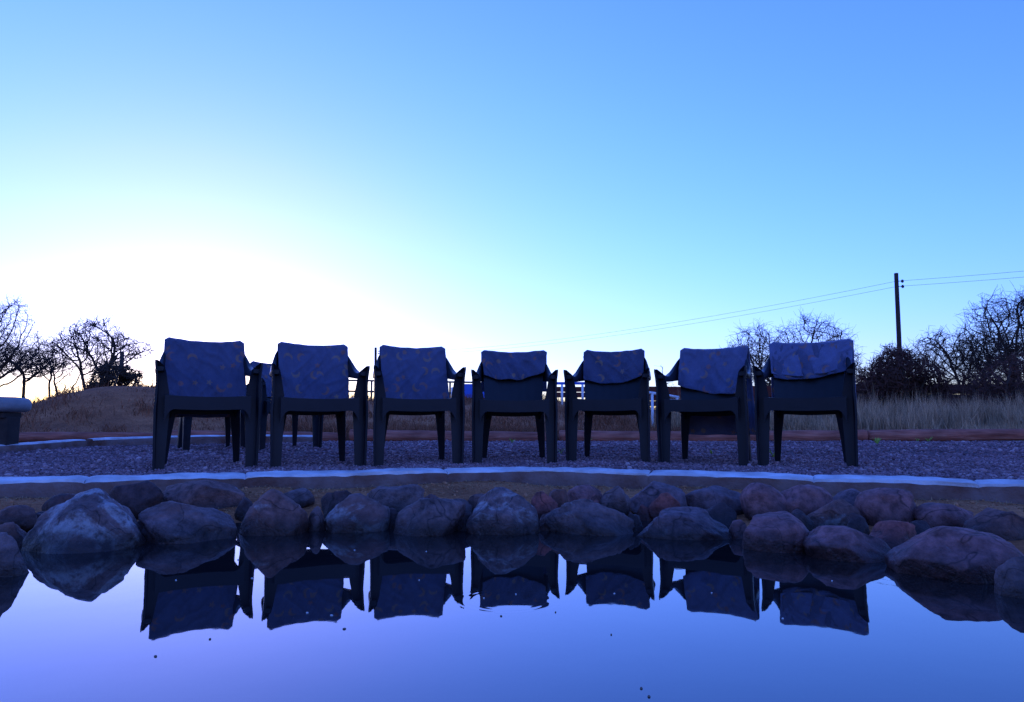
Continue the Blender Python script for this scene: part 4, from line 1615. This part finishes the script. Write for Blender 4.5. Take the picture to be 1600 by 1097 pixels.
# ------------------------------------------------------------------ fences and rails behind the grass
def rust_fence():
    a, b = P(862, 604, 14.0), P(1760, 599, 14.8)
    root = empty('board_fence', (a.x, a.y, Hs(a.x, a.y)))
    tag(root, 'rust-red horizontal board fence behind the grass right of centre', 'fence')
    n = 8
    rnd = random.Random(3)
    for i in range(n):
        s, e = a.lerp(b, i / n), a.lerp(b, (i + 1) / n)
        g0 = Hs(s.x, s.y)
        top = a.z + (b.z - a.z) * i / n
        MB().box((s.x - a.x, s.y - a.y + 0.05, (g0 + top) / 2 - root.location.z - 0.1), (0.09, 0.09, top - g0 + 0.2)).build('post', M['rust'], root, False, 0.006)
        zz = top
        kb = 0
        while zz > g0 + 0.08:
            hh = 0.105
            mid = (s + e) / 2
            L = (e - s).length
            yaw = math.atan2(e.y - s.y, e.x - s.x)
            dz = rnd.uniform(-0.008, 0.008)
            ob = MB().box((0, 0, 0), (L - 0.012, 0.024, hh)).build('board', M['rust'], root, False, 0.004)
            ob.location = (mid.x - a.x, mid.y - a.y - 0.012 - (0.026 if kb % 2 and i else 0.0), zz - hh / 2 + dz - root.location.z)
            ob.rotation_euler = (0, rnd.uniform(-0.004, 0.004), yaw)
            zz -= hh + (rnd.uniform(0.008, 0.030) if i == 0 else rnd.uniform(-0.006, -0.002))
            kb += 1


rust_fence()

# blue top rail with white posts in front of the fence
a, b = P(860, 599, 13.2), P(985, 600, 13.2)
root = empty('blue_rail', (a.x, a.y, Hs(a.x, a.y)))
tag(root, 'blue-painted rail on white posts seen between the middle chairs', 'railing')
rz = root.location.z
MB().box(((b.x - a.x) / 2, 0, a.z - rz), (b.x - a.x, 0.05, 0.05)).build('rail', M['blue'], root, False, 0.006)
for px in (878, 910, 968):
    q = P(px, 600, 13.15)
    MB().tube([(q.x - a.x, -0.06, -0.1), (q.x - a.x, -0.06, a.z - rz - 0.026)], 0.022, 10).build('post', M['white'], root)

# white handrail between third and second chairs from the right
q0, q1 = P(1013, 613, 10.6), P(1060, 621, 11.2)
g0 = Hs(q0.x, q0.y)
root = empty('white_handrail', (q0.x, q0.y, g0))
tag(root, 'white pipe handrail between the third and second chairs from the right', 'railing')
MB().tube([(-0.02, 0, q0.z - g0), ((q1.x - q0.x) / 2, (q1.y - q0.y) / 2, (q0.z + q1.z) / 2 - g0 + 0.004), (q1.x - q0.x, q1.y - q0.y, q1.z - g0)], 0.022, 10).build('rail', M['white'], root)
for t in (0.12, 0.95):
    q = q0.lerp(q1, t)
    MB().tube([(q.x - q0.x, q.y - q0.y, -0.1), (q.x - q0.x, q.y - q0.y, q.z - g0 - 0.01)], 0.020, 10).build('post', M['white'], root)

# blue sheet panel
a, b = P(723, 600, 14.5), P(772, 622, 14.5)
gz = Hs(a.x, a.y)
root = empty('sheet_hoarding', (a.x, a.y, gz))
tag(root, 'blue sheet hoarding over a rust-red base beside the middle chair', 'hoarding')
MB().box(((b.x - a.x) / 2, 0, (a.z + b.z) / 2 - gz), (b.x - a.x, 0.03, a.z - b.z)).build('sheet', M['blue'], root, False, 0.004)
MB().box(((b.x - a.x) / 2, 0.0, (b.z - gz) / 2 - 0.05), (b.x - a.x, 0.034, b.z - gz + 0.098)).build('base', M['rust'], root, False, 0.004)
for x in (-0.03, b.x - a.x + 0.03):
    MB().tube([(x, -0.02, -0.1), (x, -0.02, a.z - gz)], 0.022, 10).build('post', M['white'], root)

# dark steel rail fence, left of centre
a, b = P(520, 594, 16.5), P(742, 597.5, 16.0)
gz = Hs(a.x, a.y)
root = empty('steel_rail_fence', (a.x, a.y, gz))
tag(root, 'dark two-rail steel fence against the bright sky left of the middle chair', 'fence')
for dz in (0.0, -0.26):
    MB().tube([(0, 0, a.z - gz + dz), (b.x - a.x, b.y - a.y, b.z - gz + dz)], 0.022, 8).build('rail', M['steel'], root)
for t in (0.0, 0.28, 0.52, 0.83, 1.0):
    q = a.lerp(b, t)
    MB().tube([(q.x - a.x, q.y - a.y, -0.1), (q.x - a.x, q.y - a.y, q.z - gz + 0.01)], 0.024, 8).build('post', M['steel'], root)
q = P(707, 605, 12.6)
gz = Hs(q.x, q.y)
o = MB().tube([(0, 0, -0.1), (0, 0, q.z - gz - 0.01), (0, 0, q.z - gz)], [0.025, 0.025, 0.014], 10).build('white_post', M['white'])
o.location = (q.x, q.y, gz)
tag(o, 'single white post between the third chair and the blue hoarding', 'post')
q = P(191, 549, 15.0)
gz = Hs(q.x, q.y)
o = MB().tube([(0, 0, -0.1), (0.01, 0, 0.6), (0.0, 0, q.z - gz - 0.02), (0, 0, q.z - gz)], [0.05, 0.046, 0.043, 0.03], 10).build('wooden_post', M['pole'])
o.location = (q.x, q.y, gz)
tag(o, 'short wooden post sticking up through the acacia on the mound', 'post')

# ------------------------------------------------------------------ flakes on the water
DARKF = [(538, 983), (783, 963), (868, 957), (328, 999), (243, 1026), (955, 992), (1002, 1076), (1014, 1089)]
PALEF = [(554, 860), (666, 862), (655, 907), (275, 907), (394, 904), (960, 928), (1112, 927), (1223, 967), (480, 958), (518, 962), (756, 935), (806, 929), (372, 875), (1300, 908)]
for lst, mat, lab, grp in ((DARKF, 'leaf', 'dark speck of dead leaf floating on the bright water', 'dark leaf specks afloat'), (PALEF, 'petal', 'pale flake floating on the dark reflections', 'pale flakes afloat')):
    for i, (px, py) in enumerate(lst):
        g = G(px, py, WZ)
        rnd = random.Random(i * 7 + len(lab))
        n = 7
        s = rnd.uniform(0.0010, 0.0021) * (1.4 if i % 4 == 0 else 1)
        el = rnd.uniform(1.2, 2.2)
        mb = MB()
        ring = lambda z, k: [(math.cos(2 * math.pi * j / n) * s * el * k, math.sin(2 * math.pi * j / n) * s * k * (0.8 + 0.3 * rnd.random()), z) for j in range(n)]
        mb.loft([ring(-0.0006, 0.9), ring(0.0008, 1.0), ring(0.0022, 0.6)])
        o = mb.build('floating_flake', M[mat])
        o.location = g
        o.rotation_euler = (0, 0, rnd.uniform(-0.5, 0.5))
        tag(o, lab, 'flake', grp)
